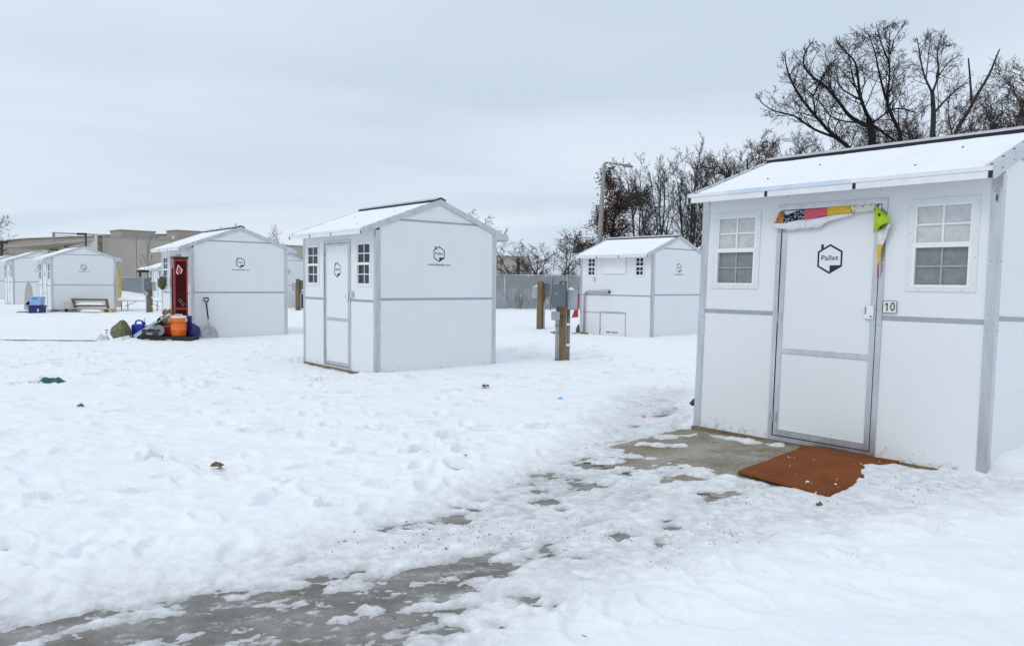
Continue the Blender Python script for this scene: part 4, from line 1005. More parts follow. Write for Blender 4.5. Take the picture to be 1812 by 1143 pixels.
# big oak and its neighbours: limbs laid out in metres (x, z) at their distance, depth added per limb
S = 0.00813
BX, K = 0.0, 1.0
def limb(cpts, yoff, rnd, wob=0.5):
    pts = []
    for i, (cx, cy) in enumerate(cpts):
        yo = yoff[0] + (yoff[1] - yoff[0]) * i / (len(cpts) - 1) + rnd.gauss(0, wob * 0.25)
        q = (1 + yo / (40.0 * K)) * 0.972
        pts.append(Vector(((19.42 * K + (cx - 838) * S * K) * (1 + yo / (40.0 * K)) * 0.985 - 19.42 * K, yo, 1.496 + K * q * (7.694 - (cy - 865) * S))))
    return pts
def smooth_pts(pts, it=2):
    for _ in range(it):
        q = [pts[0]]
        for i in range(len(pts) - 1): q += [pts[i].lerp(pts[i + 1], .25), pts[i].lerp(pts[i + 1], .75)]
        pts = q + [pts[-1]]
    return pts
def limb_tree(name, base_x, base_y, trunk, limbs, label, seed, mat='bark_dark', kid=0.9, bare=(), lev=3, env=None):
    global K
    K = base_y / 40.0; base_x = base_x * K
    t = Tree(seed); r = t.r
    if env:
        def inside(p):
            dq = 1 + p.y / (40.0 * K); cx = ((p.x + 19.42 * K) / (dq * 0.985) - 19.42 * K) / (S * K) + 838; cy = 865 + (7.694 - (p.z - 1.496) / (K * dq * 0.972)) / S; cx += r.gauss(0, 26); cy += r.gauss(0, 26); ins = False
            for i in range(len(env)):
                ax, ay = env[i]; bx, by = env[i - 1]
                if (ay > cy) != (by > cy) and cx < (bx - ax) * (cy - ay) / (by - ay) + ax: ins = not ins
            return ins
        t.env = inside
    for j, (cp, r0, r1, yo) in enumerate(trunk + limbs):
        pts = smooth_pts(limb(cp, yo, r), 2)
        n = len(pts); rads = [max(.012, 0.66 * (r0 + (r1 - r0) * (i / (n - 1)) ** .7)) for i in range(n)]
        t.big.append((pts, rads))
        if j >= len(trunk) and j not in bare:
            L = sum((pts[i + 1] - pts[i]).length for i in range(n - 1))
            for q in range(max(5, int(L * 4.0))):
                f = (0.18 + 0.82 * (q + r.random()) / max(5, int(L * 4.0))) * (n - 1); i = min(int(f), n - 2)
                dd = (pts[i + 1] - pts[i]).normalized(); ax = dd.orthogonal().normalized(); ax.rotate(Matrix.Rotation(r.random() * 2 * PI, 3, dd))
                nd = dd.copy(); nd.rotate(Matrix.Rotation(R(r.uniform(28, 65)), 3, ax))
                t.branch(pts[i].lerp(pts[i + 1], f - i), nd, r.uniform(1.1, 3.0) * kid * max(.3, 1.2 - .8 * f / n), max(.014, min(.035, rads[i] * .45)), 1, lev, 6, .16, .05, 5, .52, (28, 60), .2, 1.2)
    e = empty(name, (base_x, base_y, 0), 0, label, 'tree')
    for nm, me in (('trunk', t.mesh(t.big, mat)), ('crown', t.mesh(t.small, mat, 0.0075))): link_mesh(nm, me, e)
    return e
limb_tree('oak_tree', 19.42, 40.0,
    [([(850, 2010), (846, 1400), (845, 950), (840, 860), (826, 740), (812, 690)], 0.42, 0.22, (0, 0.0))],
    [([(812, 690), (762, 590), (735, 480), (718, 320), (640, 250), (570, 165)], 0.20, 0.03, (0.0, -1.5)),
     ([(826, 745), (690, 690), (600, 570), (520, 480), (400, 400), (355, 320), (380, 230), (420, 185)], 0.21, 0.025, (0.0, -2.0)),
     ([(850, 1100), (700, 890), (560, 790), (480, 700), (370, 580), (290, 460), (245, 330), (240, 255)], 0.24, 0.025, (0, 1.8)),
     ([(600, 820), (430, 760), (320, 670), (200, 655), (95, 600), (72, 540)], 0.15, 0.02, (1.0, 2.6)),
     ([(452, 665), (437, 540), (365, 480)], 0.10, 0.03, (1.4, 0.5)),
     ([(437, 540), (500, 400), (550, 312)], 0.10, 0.03, (0.9, 2.0)),
     ([(850, 1150), (1060, 840), (950, 650), (920, 560), (940, 430), (930, 300), (925, 105)], 0.22, 0.022, (0, -1.0)),
     ([(932, 320), (870, 180), (835, 62)], 0.09, 0.018, (-0.7, -1.6)),
     ([(937, 260), (960, 150), (1030, 62)], 0.08, 0.018, (-0.8, 0.4)),
     ([(920, 560), (870, 400), (840, 260), (790, 130)], 0.13, 0.02, (-0.4, 1.4)),
     ([(840, 715), (960, 622), (1040, 618), (1130, 650)], 0.12, 0.03, (0, -1.8)),
     ([(742, 560), (690, 535), (600, 480), (575, 330)], 0.11, 0.02, (-0.3, 2.2)),
     ([(850, 740), (980, 830), (1100, 900)], 0.14, 0.05, (0, 1.5)),
     ([(770, 610), (690, 420), (660, 230)], 0.10, 0.02, (0, 2.4)),
     ([(780, 720), (560, 700), (470, 560)], 0.10, 0.02, (0, -2.4))],
    'huge spreading bare oak rising behind the nearest shelter roof', 4, env=[(60, 640), (55, 520), (130, 470), (175, 330), (240, 225), (330, 250), (420, 150), (500, 200), (560, 170), (620, 110), (710, 70), (800, 100), (825, 30), (900, 50), (1045, 25), (1020, 140), (1070, 260), (1150, 340), (1250, 520), (1250, 700), (1250, 1200), (300, 1200), (300, 760), (140, 760)])
limb_tree('oak_tree', 19.42, 42.5,
    [([(1245, 2010), (1242, 1300), (1240, 800), (1240, 640), (1226, 515)], 0.34, 0.16, (0, 0))],
    [([(1226, 515), (1160, 390), (1130, 250), (1110, 155)], 0.14, 0.02, (0, -1)),
     ([(1226, 515), (1270, 380), (1240, 250), (1280, 122)], 0.14, 0.02, (0, 1)),
     ([(1240, 650), (1340, 530), (1450, 440)], 0.13, 0.03, (0, -1.4)),
     ([(1180, 420), (1190, 270), (1200, 142)], 0.07, 0.02, (-.3, 1.2)),
     ([(1262, 400), (1330, 300), (1400, 262)], 0.07, 0.02, (.4, -1))],
    'tall bare tree to the right of the huge oak', 8, mat='bark_grey', env=[(1085, 130), (1150, 100), (1290, 90), (1410, 240), (1460, 420), (1480, 700), (1480, 1200), (1050, 1200), (1100, 600), (1060, 380)])
limb_tree('dead_tree', 19.42, 43.5,
    [([(1330, 2010), (1340, 1300), (1372, 790), (1470, 640), (1530, 510), (1600, 390), (1640, 270), (1660, 220)], 0.26, 0.045, (0, 0.6)),
     ([(1490, 585), (1475, 430), (1455, 282)], 0.13, 0.055, (.3, -.4))],
    [([(1372, 800), (1330, 640), (1345, 520)], 0.09, 0.02, (0, -1)), ([(1470, 640), (1560, 600), (1600, 520)], 0.07, 0.02, (0, 1))],
    'leaning dead tree with two bare broken limbs against the sky', 12, mat='bark_brown')
# woodland trees: a few kinds, then copies
KIND = [gen_tree(21, 11.5, 0.15, 'bark_grey', 1, 4, 11, lean=.05, kid_len=.36, ang=(20, 48), trop=.025, wander=.08, rmin=.0075),
        gen_tree(22, 11, 0.14, 'bark_grey', 2, 4, 10, spread=.12, kid_len=.36, ang=(20, 50), trop=.025, wander=.09, rmin=.0075),
        gen_tree(23, 9.5, 0.15, 'bark_brown', 1, 4, 13, lean=.06, kid_len=.42, ang=(28, 62), trop=.02, wander=.10, rmin=.0075),
        gen_tree(24, 10.5, 0.12, 'bark_grey', 3, 4, 9, spread=.2, kid_len=.36, ang=(20, 52), trop=.025, wander=.09, rmin=.0075),
        gen_tree(25, 7.0, 0.10, 'bark_brown', 4, 4, 9, spread=.45, kid_len=.42, ang=(22, 52), start=.2, trop=.03, wander=.08, rmin=.0075),
        gen_tree(26, 8.5, 0.15, 'bark_brown', 1, 4, 13, lean=.06, kid_len=.46, ang=(30, 62), trop=.02, wander=.10, rmin=.0075, leaves=('leaf_brown', 1, .05, .08))]
WOOD = 'trees of the wood behind the numbered shelter'
def at_px(u, y):      # world x for a picture column at distance y
    return (u - 906) / 1309.2 * y
rw = random.Random(77)
KTOP = [max(v.co.z for nm, me in k for v in me.vertices) for k in KIND]
def wood(u, y, k, vtop, lab, group=None, wide=1.0, name='bare_tree', rz=None):
    """tree at a column of the view and distance y, scaled to the height it shows"""
    z = 1.496 + (498.6 + (u - 906) * 0.0106 - vtop) * y / 1309.2
    sc = z / KTOP[k]
    e = put_tree(name, KIND[k], (at_px(u, y), y, 0), lab, rw.random() * 6 if rz is None else rz, sc, group); e.scale = (sc * wide, sc * wide, sc); return e
for (u, y, k, vt, lab) in [
    (1128, 46, 0, 276, 'slender bare tree just right of the tall lamp post'),
    (1162, 50, 3, 262, 'bare tree with several upright stems left of the tallest in its clump'),
    (1197, 47, 1, 243, 'tallest bare tree of the clump behind the conduit shelter'),
    (1222, 51, 0, 258, 'bare tree with straight grey trunk between lamp post and nearest shelter'),
    (1252, 48, 3, 272, 'bushy bare tree beside the left eave of the nearest shelter'),
    (1340, 50, 5, 226, 'rounded tree with clinging brown leaves above the left end of the nearest roof')]:
    wood(u, y, k, vt, lab, rz=3.3 if u == 1128 else None)
WL = 'bare grey tree in the crowded wood behind the nearest shelter'
for (u, y, k, vt) in [(1145, 58, 0, 300), (1180, 58, 3, 285), (1212, 62, 0, 280), (1238, 60, 1, 278), (1272, 55, 0, 276), (1290, 60, 3, 280), (1310, 57, 1, 268), (1365, 56, 2, 236), (1385, 60, 3, 240), (1410, 56, 2, 232), (1440, 58, 3, 225),
                      (1470, 55, 2, 215), (1500, 60, 3, 205), (1530, 57, 2, 210), (1565, 60, 1, 190), (1600, 56, 2, 195), (1630, 58, 3, 170), (1665, 55, 2, 180), (1690, 60, 1, 165), (1715, 57, 3, 160), (1740, 55, 2, 168), (1765, 58, 3, 150), (1790, 55, 2, 135), (1815, 58, 1, 120), (1850, 50, 2, 110), (1580, 64, 3, 185)]:
    wood(u, y, k, vt, WL, WOOD)
wood(1832, 42, 2, 62, 'bare tree crown cut by the right edge of the picture')
# russet oak that kept its leaves
rt_ = Tree(31)
rt_.branch(Vector((0, 0, -.2)), Vector((.0, 0, 1)), 7.0, .17, 1, 4, 8, .05, .03, 13, .40, (45, 80), .25, 1.0)
put_tree('oak_tree', [('trunk', rt_.mesh(rt_.big, 'bark_dark')), ('crown', rt_.mesh(rt_.small, 'bark_dark', .009)), ('foliage', rt_.leaves('leaf_brown', 5, .075, .22))], (at_px(1076, 64), 64, 0), 'russet oak still holding its brown leaves behind the lamp post', 0.4, 1.40)
# shrubby trees behind the right fence
wood(985, 47, 4, 400, 'wide bare tree fanning out above the grey slat fence', rz=.5, wide=1.55)
wood(945, 44, 4, 404, 'bare shrubby tree leaning left behind the grey slat fence', rz=2.5, wide=1.5)
wood(1020, 58, 3, 415, 'small bare tree behind the fence just left of the conduit shelter', rz=4.1, wide=1.5)
wood(905, 52, 4, 436, 'low dark bare thicket tree behind the fence beside the middle shelter', rz=5.2, wide=1.7)
lf = Tree(41); lf.branch(Vector((0, 0, -.2)), Vector((-.12, 0, 1)), 7.4, .13, 1, 4, 7, .12, .05, 6, .46, (30, 65), .35, 1.0)
put_tree('leafy_tree', [('trunk', lf.mesh(lf.big, 'bark_grey')), ('crown', lf.mesh(lf.small, 'bark_grey', .009)), ('foliage', lf.leaves('leaf_dull', 1, .09, .10))], (at_px(868, 66), 66, 0), 'tree with clusters of dried seed heads showing above the middle shelter roof', 0.0, 0.93)
wood(492, 78, 4, 394, 'upright bare tree above the right roof slope of the red locker shelter', rz=1.2, wide=1.15)
wood(448, 95, 4, 397, 'fainter bare tree above the ridge of the red locker shelter', rz=3.2, wide=1.15)
wood(-30, 70, 2, 350, 'bare tree at the left edge of the picture', rz=2.0, wide=1.3)
wood(22, 100, 4, 428, 'low bare thicket in front of the far beige wing', rz=2.0)
def sapling(loc, h, seed, label, mat='bark_grey', tilt=0.0, base=True, lev=2):
    t = Tree(seed); t.branch(Vector((0, 0, -.05)), Vector((tilt, 0, 1)), h, 0.022, 1, lev, 8, .05, .05, 5, .35, (18, 40), .35, 1.0)
    e = empty('sapling', loc, 0, label, 'sapling')
    me = t.mesh(t.big + t.small[:1], mat, .013); link_mesh('stem', me, e)
    if len(t.small) > 1: link_mesh('twigs', t.mesh(t.small[1:], mat, .007), e)
    return e
sapling((1.92, 37.0, 0.05), 2.75, 51, 'thin young sapling in front of the grey slat fence', 'bark_brown')
sapling((-25.6, 52.0, 0.0), 3.7, 52, 'young bare tree in front of the beige building, above the utility post', 'bark_grey', lev=3)
def shrub(loc, h, seed, label):
    t = Tree(seed)
    for k in range(7): t.branch(Vector((t.r.gauss(0, .08), t.r.gauss(0, .08), -.05)), Vector((t.r.gauss(0, .4), t.r.gauss(0, .4), 1)), h * t.r.uniform(.6, 1), .012, 1, 2, 5, .1, .03, 4, .5, (20, 50), .3, 1)
    e = empty('shrub', loc, 0, label, 'shrub'); link_mesh('stems', t.mesh(t.small, 'twig', .008), e)
shrub((0.45, 38.5, 0.05), 0.95, 61, 'leafless reddish shrub at the foot of the slat fence')
shrub((2.6, 38.6, 0.05), 0.7, 62, 'smaller leafless shrub behind the front utility post')

# ------------------------------------------------------------------ lamps
def street_lamp():
    e = empty('street_lamp', (7.0, 60, 0), 0, 'tall tapered concrete street lamp with a single arm pointing right', 'street lamp')
    m = MB(); m.tube([(-.28, 0, -.2), (0.02, 0, 5), (.24, 0, 10.5)], [.25, .21, .15], 12); m.build('pole', 'concrete_pole', e, smooth=True)
    m = MB(); m.tube([(.235, 0, 10.0), (.25, 0, 10.75), (.29, 0, 10.98), (.40, 0, 11.08), (.55, 0, 11.10)], [.15, .15, .14, .11, .07], 10); m.build('elbow', 'lamp_grey', e, smooth=True)
    m = MB(); m.tube([(.5, 0, 11.10), (1.9, 0, 10.92)], .05, 8); m.build('arm', 'lamp_grey', e, smooth=True)
    m = MB(); m.prism([(1.75, 10.90), (1.95, 11.02), (2.35, 10.98), (2.62, 10.80), (2.58, 10.73), (2.0, 10.76)], -.16, .16, 'y'); h = m.build('lamp_head', 'lamp_grey', e); bevel(h, .03)
    m = MB(); m.tube([(2.27, 0, 11.0), (2.27, 0, 11.14)], .06, 8); m.build('photocell', 'lamp_grey', e)
street_lamp()
def dark_lamp(loc, h, arm, label, mat='bronze', r=.12):
    e = empty('street_lamp', loc, 0, label, 'street lamp')
    m = MB(); m.tube([(0, 0, -.2), (0, 0, h)], r, 8); m.build('pole', mat, e, smooth=True)
    m = MB(); m.cbox(min(0, arm) - .1, max(0, arm) + .1, -.2, .2, h, h + .28, .03); m.build('lamp_head', mat, e)
dark_lamp((-54.6, 95, 0), 6.85, -0.95, 'black lamp post with flat head above the bench shelter roof')
dark_lamp((at_px(916, 62), 62, 0), 3.2, 0.0, 'dark post rising behind the grey slat fence', r=.14)
dark_lamp((at_px(5, 80), 80, 0), 5.0, 0.5, 'dark lamp post at the left edge, before the far wing', r=.12)
e = empty('goal_frame', (at_px(512, 105), 105, 0), 0, 'thin dark square arm post over the roof of the red locker shelter', 'post')
m = MB(); m.tube([(0, 0, -.1), (0, 0, 5.35), (.12, 0, 5.6), (.4, 0, 5.68), (3.2, 0, 5.75)], .09, 6); m.build('bent_pole', 'lamp_grey', e, smooth=True)
e = empty('timber_board', (-19.15, 36.0, 0), R(-20), 'tall tan timber board standing behind the bench shelter', 'board')
for k in range(7):
    m = MB(); m.cbox(-.11, .11, -.09, .09, .62 + k * .178, .62 + k * .178 + .172, .008); m.build('board', 'tan_board', e)
m = MB(); m.box(-.09, .09, -.07, .07, -.1, .62); m.build('post_foot', 'tan_board', e)

# ------------------------------------------------------------------ utility posts
def utility_post(loc, rz, label, mirror=False, h=1.52, sc=1.0):
    e = empty('utility_post', loc, rz, label, 'utility post', 'timber utility posts between the shelters'); e.scale = (sc,) * 3
    sgn = -1 if mirror else 1
    m = MB(); m.cbox(-.07, .07, -.07, .07, -.25, h, .006); m.build('timber_post', 'wood_post', e)
    m = MB(); m.cbox(-.13, .015, -.078, -.0705, h - .50, h - .02, .003) if False else m.cbox(-.02 * sgn - .1, -.02 * sgn + .09, -.12, -.0705, .88, 1.06, .004); m.build('timber_block', 'wood_post', e)
    # big dark meter box on the front
    o = MB(); x = -.075 * sgn; o.cbox(x - .135, x + .125, -.235, -.075, 1.04, 1.46, .012); bx = o.build('meter_box', 'box_dark', e)
    o = MB(); o.cbox(x - .130, x + .120, -.246, -.2355, 1.05, 1.45, .004); o.build('box_door', 'box_dark', bx)
    o = MB(); o.cbox(x - .06, x - .035, -.256, -.2465, 1.27, 1.30, .003); o.build('box_hasp', 'dull_aluminium', bx)
    # grey panel on the side
    o = MB(); x = .175 * sgn; o.cbox(x - .10, x + .09, -.10, .08, .99, 1.36, .012); b2 = o.build('breaker_box', 'box_grey', e)
    o = MB(); o.cbox(x - .08, x + .087, -.112, -.1005, 1.01, 1.34, .004); o.build('box_door', 'box_grey', b2)
    o = MB(); o.grid(lambda u, v: (x - .09 + .12 * u, -.08 + .14 * v, 1.361 + .04 * (1 - (2 * u - 1) ** 2) * (1 - (2 * v - 1) ** 2)), 8, 6); o.build('snow_cap', 'snow', b2, smooth=True)
    # small junction box below
    o = MB(); x = -.12 * sgn; o.cbox(x - .09, x + .065, -.19, -.072, .80, .96, .008); o.build('junction_box', 'box_grey', e)
    o = MB(); x = -.104 * sgn; o.tube([(x, -.05, -.2), (x, -.05, .76), (x, -.09, .81)], .030, 10); o.build('conduit', 'conduit_grey', e, smooth=True)
    o = MB(); x = .106 * sgn; o.tube([(x, -.02, -.2), (x, -.02, .995)], .033, 10); o.build('conduit', 'conduit_dark', e, smooth=True)
    for z in (.32, .70):
        o = MB(); o.box(x - .045, x + .05, -.062, -.055, z, z + .04); o.build('pipe_strap', 'white_trim', e)
    for z in (.05, .68):
        o = MB(); o.box(-.104 * sgn - .04, -.104 * sgn + .04, -.088, -.082, z, z + .025); o.build('pipe_strap', 'conduit_dark', e)
    for z in (1.44,):
        o = MB(); o.cbox(-.02, .02, -.082, -.0705, z, z + .05, .003); o.build('bracket', 'dull_aluminium', e)
    return e
utility_post((0.94, 13.71, 0.0), R(-4), 'nearest utility post with dark meter box, in open snow before the conduit shelter')
utility_post((0.87, 22.79, 0.0), R(150), 'second utility post with grey boxes, standing behind the nearest one', mirror=False)
utility_post((-14.98, 30.51, -.02), R(35), 'utility post in front of the snow covered folding table', mirror=False)
utility_post((-15.9, 38.5, 0.0), R(60), 'farther utility post behind the folding table')
utility_post((-10.05, 34.7, 0.0), R(170), 'utility post in the narrow gap beside the middle shelter')

# ------------------------------------------------------------------ door mat, cloth and litter by the nearest shelter
def door_mat():
    rr = random.Random(3)
    A_, B_, C_, D_ = [Vector((x, y, 0)) for x, y in MAT_C]
    e = empty('door_mat', (2.42, 5.74, float(ground0(2.42, 5.74))), 0, 'rust orange ribbed mat on the gravel before the nearest door', 'mat')
    def f(u, v):
        p = A_.lerp(B_, v).lerp(D_.lerp(C_, v), u)
        w = 0.012 * math.sin(u * 11) * (abs(v - .5) * 2) ** 2
        p = p + Vector((0.012 * math.sin(v * 9 + 1), 0.012 * math.sin(u * 13), 0))
        z = float(ground0(p.x, p.y)) + 0.020 + 0.005 * math.sin(u * 7 + v * 5) + 0.004 * math.sin(u * 19) * math.sin(v * 15) + .008 * (abs(u - .5) * 2) ** 6
        return (p.x - 2.42, p.y - 5.74, z - float(ground0(2.42, 5.74)))
    m = MB(); m.grid(f, 46, 30); o = m.build('pile', 'mat_rust', e, smooth=True); solidify(o, 0.012)
    rim = []
    for k in range(40): rim.append(f(k / 40, 0.0))
    for k in range(30): rim.append(f(1, k / 30))
    for k in range(40): rim.append(f(1 - k / 40, 1))
    for k in range(31): rim.append(f(0, 1 - k / 30))
    m = MB(); m.tube([(x, y, z - .002) for x, y, z in rim], 0.008, 6); m.build('binding', 'mat_rust', e, smooth=True)
door_mat()
def mat_on_front(o):      # put a thing into the nearest shelter's frame without parenting
    o.matrix_world = shA.matrix_basis.copy() @ Matrix.Translation((0, 0, 0)); return o
def patchwork():
    Rm = Euler((R(-2.098), 0, R(-48.12)), 'XYZ').to_matrix()
    base = Vector((3.567, 5.484, 0.069)) + Rm @ Vector((1.25 - W, -0.03, 2.0))
    e = empty('patchwork_cloth', base, R(-48.12), 'torn patchwork cloth strip hanging over the door of the nearest shelter', 'cloth', rx=R(-2.098))
    OX, OZ = 1.25, 2.0
    def quad(name, mat, c, n=(10, 6), y=0.0, fold=0.004, fr=30, par=None, th=.002):
        """c: bottom-left, bottom-right, top-right, top-left as (x,z[,y])"""
        c = [Vector((p[0] - OX, (p[2] if len(p) > 2 else 0.0), p[1] - OZ)) for p in c]
        def f(u, v):
            p = c[0].lerp(c[1], u).lerp(c[3].lerp(c[2], u), v)
            return (p.x, p.y + y - fold * (1 + math.sin(fr * (p.x + OX) + 3 * v)) - .006 * math.sin(v * PI), p.z + .003 * math.sin(fr * .7 * p.x))
        m = MB(); m.grid(f, *n); o = m.build(name, mat, e, smooth=True); solidify(o, th); return o
    quad('orange_patch', 'cloth_orange', [(.780, 1.985), (.872, 1.985), (.874, 2.055), (.842, 2.098)], fold=.007, fr=60)
    quad('navy_patch', 'cloth_navy', [(.872, 1.978), (1.072, 2.003), (1.064, 2.100), (.868, 2.052)])
    quad('pink_patch', 'cloth_pink', [(1.072, 2.003), (1.276, 2.026), (1.272, 2.101), (1.064, 2.100)])
    quad('yellow_patch', 'cloth_yellow', [(1.276, 2.026), (1.482, 2.040), (1.476, 2.104), (1.272, 2.101)])
    quad('cream_patch', 'cloth_cream', [(1.482, 2.040), (1.672, 2.040), (1.690, 2.105), (1.476, 2.104)], fr=50, fold=.006)
    quad('spotted_border', 'cloth_spot', [(.776, 1.938), (1.10, 1.925), (1.085, 2.004), (.776, 1.985)], y=-.006)
    quad('spotted_border', 'cloth_spot', [(1.10, 1.925), (1.50, 2.025), (1.49, 2.043), (1.085, 2.004)], y=-.006)
    quad('frayed_lining', 'cloth_white', [(.90, 1.915), (1.20, 1.925), (1.30, 1.985), (.88, 1.95)], y=.004, fr=70, fold=.008)
    quad('lime_flap', 'cloth_lime', [(1.675, 1.862), (1.748, 1.898, -.05), (1.824, 1.960, -.03), (1.690, 2.085)], y=-.012, fold=.012, fr=40)
    quad('dark_knot', 'black', [(1.722, 1.995), (1.738, 1.992), (1.740, 2.018), (1.724, 2.02)], n=(3, 3), y=-.052, fold=.002)
    quad('white_tail', 'cloth_white', [(1.715, 1.735), (1.755, 1.745), (1.826, 1.948, -.02), (1.715, 1.875)], y=-.004, fold=.010, fr=80)
    quad('yellow_tail', 'cloth_yellow', [(1.722, 1.60), (1.735, 1.60), (1.765, 1.82), (1.712, 1.735)], y=-.012, fold=.008, fr=90)
    quad('pink_tail', 'cloth_pink', [(1.722, 1.49), (1.726, 1.49), (1.740, 1.605), (1.722, 1.605)], y=-.010, fold=.006, fr=90)
patchwork()
def litter():
    rr = random.Random(9)
    def crumple(name, mat, loc, sx, sy, h, label, cat, seed, rz=0):
        e = empty(name, loc, rz, label, cat)
        def f(u, v):
            x, y = (u - .5) * sx, (v - .5) * sy
            n = float(perlin(np.array([u * 3.1 + seed]), np.array([v * 3.3]), seed)[0])
            return (x * (1 + .4 * n), y * (1 + .5 * n), max(0.0, h * (.55 + 1.3 * n) * (1 - (2 * u - 1) ** 4) * (1 - (2 * v - 1) ** 4)))
        m = MB(); m.grid(f, 14, 10); o = m.build('sheet', mat, e, smooth=True); solidify(o, .004); return e
    crumple('rag', 'teal_cloth', (-6.18, 9.89, .085), .30, .16, .07, 'crumpled dark green rag lying on the snow, left', 'rag', 3)
    crumple('face_mask', 'mask_blue', (0.61, 8.99, .06), .095, .07, .03, 'small light blue face mask dropped on the snow', 'mask', 5)
    crumple('leaf', 'twig', (-2.22, 5.53, .085), .085, .06, .035, 'dead brown leaf alone on the smooth left snow', 'leaf', 6)
    crumple('leaf', 'twig', (-4.75, 8.1, .075), .06, .05, .03, 'dead leaf on the snow near the left edge', 'leaf', 7)
    crumple('scrap', 'orange_plastic', (1.45, 8.04, .03), .045, .03, .02, 'tiny orange scrap on the trodden snow before the nearest shelter', 'scrap', 8)
    crumple('paper_scrap', 'twig', (-0.35, 10.0, .075), .10, .05, .03, 'brown scrap poking from the snow before the middle shelter', 'scrap', 10)
    crumple('paper_scrap', 'black', (1.45, 11.6, .06), .07, .05, .04, 'dark scrap on the snow near the nearest utility post', 'scrap', 13)
    crumple('plastic_sheet', 'plastic_film', (1.78, 8.15, .06), .40, .2, .07, 'clear crumpled plastic by the left corner of the nearest shelter', 'plastic', 12, R(20))
    crumple('stone', 'twig', (2.06, 4.85, .03), .05, .04, .03, 'brown clod on the icy snow right of centre', 'clod', 14)
    e = empty('black_bag', (2.22, 8.6, .07), R(10), 'black bag tucked behind the left corner of the nearest shelter', 'bag')
    m = MB(); m.grid(lambda u, v: ((-.10 + .3 * u) * (1 - .3 * v), .05 * math.sin(u * 5) * (1 - v), .20 * v * (.25 + .75 * u)), 8, 6); o = m.build('panel', 'black_plastic', e, smooth=True); solidify(o, .05)
    e = empty('spray_can', (2.145, 8.42, .08), 0, 'red and white can behind the left corner of the nearest shelter', 'can')
    m = MB(); m.lathe([(.034, 0), (.036, .01), (.036, .24), (.028, .255)], n=16); m.build('body', 'white_plastic', e, smooth=True)
    m = MB(); m.lathe([(.0372, .05), (.0374, .055), (.0374, .115), (.0372, .12)], n=16); m.build('label_band', 'red_plastic', e, smooth=True)
    m = MB(); m.lathe([(.028, .256), (.03, .26), (.03, .30), (.022, .305)], n=16); m.build('cap', 'red_plastic', e, smooth=True)
litter()
def debris():
    rr = random.Random(19); V = []; F = []
    P = np.array([(rr.uniform(-1, 4), rr.uniform(3.2, 9.5)) for _ in range(5200)]); d = sdf(ZONE_PACK, P[:, 0], P[:, 1])
    P = P[np.argsort(P[:, 1])]; d = sdf(ZONE_PACK, P[:, 0], P[:, 1])
    P = P[(d < -0.05) & (fbm(P[:, 0] * 1.3, P[:, 1] * 1.3, 3, 90) > 0.12)]; P = P[::max(1, len(P) // 300)]
    T, _ = snow_thickness(P[:, 0].copy(), P[:, 1].copy()); Z = ground0(P[:, 0], P[:, 1]) + np.maximum(T, 0.0)
    for (x, y), z in zip(P, Z):
        a = rr.random() * 6.28; L = rr.uniform(.003, .008) * (1 if rr.random() < .9 else 2.0); w = L * rr.uniform(.3, .8); h = .003 + .004 * rr.random()
        c, s = math.cos(a), math.sin(a); k = len(V)
        for dx, dy, dz in ((-L, 0, 0), (0, -w, 0), (L, 0, 0), (0, w, 0), (0, 0, h)): V.append((x + dx * c - dy * s, y + dx * s + dy * c, z + dz))
        F += [(k, k + 1, k + 4), (k + 1, k + 2, k + 4), (k + 2, k + 3, k + 4), (k + 3, k, k + 4)]
    m = MB(); m.add(V, F); setp(m.build('leaf_debris', 'twig'), 'scattered leaf crumbs and twigs on the trodden snow', 'debris', kind='stuff')
    V = []; F = []
    P = np.array([(rr.uniform(.8, 3.6), rr.uniform(5.2, 7.6)) for _ in range(9000)]); d = sdf(ZONE_PAD, P[:, 0], P[:, 1]); P = P[d < 0.03][:2600]
    for x, y in P:
        z = float(ground0(x, y)) + .004; r_ = rr.uniform(.004, .010); a = rr.random() * 6; k = len(V)
        for q in range(4): V.append((x + r_ * math.cos(a + q * 1.57) * rr.uniform(.7, 1.2), y + r_ * math.sin(a + q * 1.57) * rr.uniform(.7, 1.2), z))
        V.append((x, y, z + r_ * .9)); F += [(k + q, k + (q + 1) % 4, k + 4) for q in range(4)]
    m = MB(); m.add(V, F); setp(m.build('gravel_stones', 'pebble'), 'loose pale gravel stones before the nearest shelter', 'gravel', kind='stuff')
debris()
def mat_crumbs():
    rr = random.Random(29); V = []; F = []
    A_, B_, C_, D_ = [Vector((x, y, 0)) for x, y in MAT_C]
    for k in range(260):
        u = 1 - rr.random() ** 2 if rr.random() < .6 else rr.random(); v = rr.random()
        p = A_.lerp(B_, v).lerp(D_.lerp(C_, v), u); r_ = rr.uniform(.003, .008) * (1 if rr.random() < .85 else 2.3); a = rr.random() * 6; z = float(ground0(p.x, p.y)) + .024; k0 = len(V)
        for q in range(5): V.append((p.x + r_ * math.cos(a + q * 1.257) * rr.uniform(.6, 1.5), p.y + r_ * math.sin(a + q * 1.257) * rr.uniform(.6, 1.3), z))
        V.append((p.x, p.y, z + r_ * .7)); F += [(k0 + q, k0 + (q + 1) % 5, k0 + 5) for q in range(5)]
    m = MB(); m.add(V, F); setp(m.build('snow_crumbs', 'snow'), 'snow crumbs trodden onto the rust mat', 'snow', kind='stuff')
mat_crumbs()

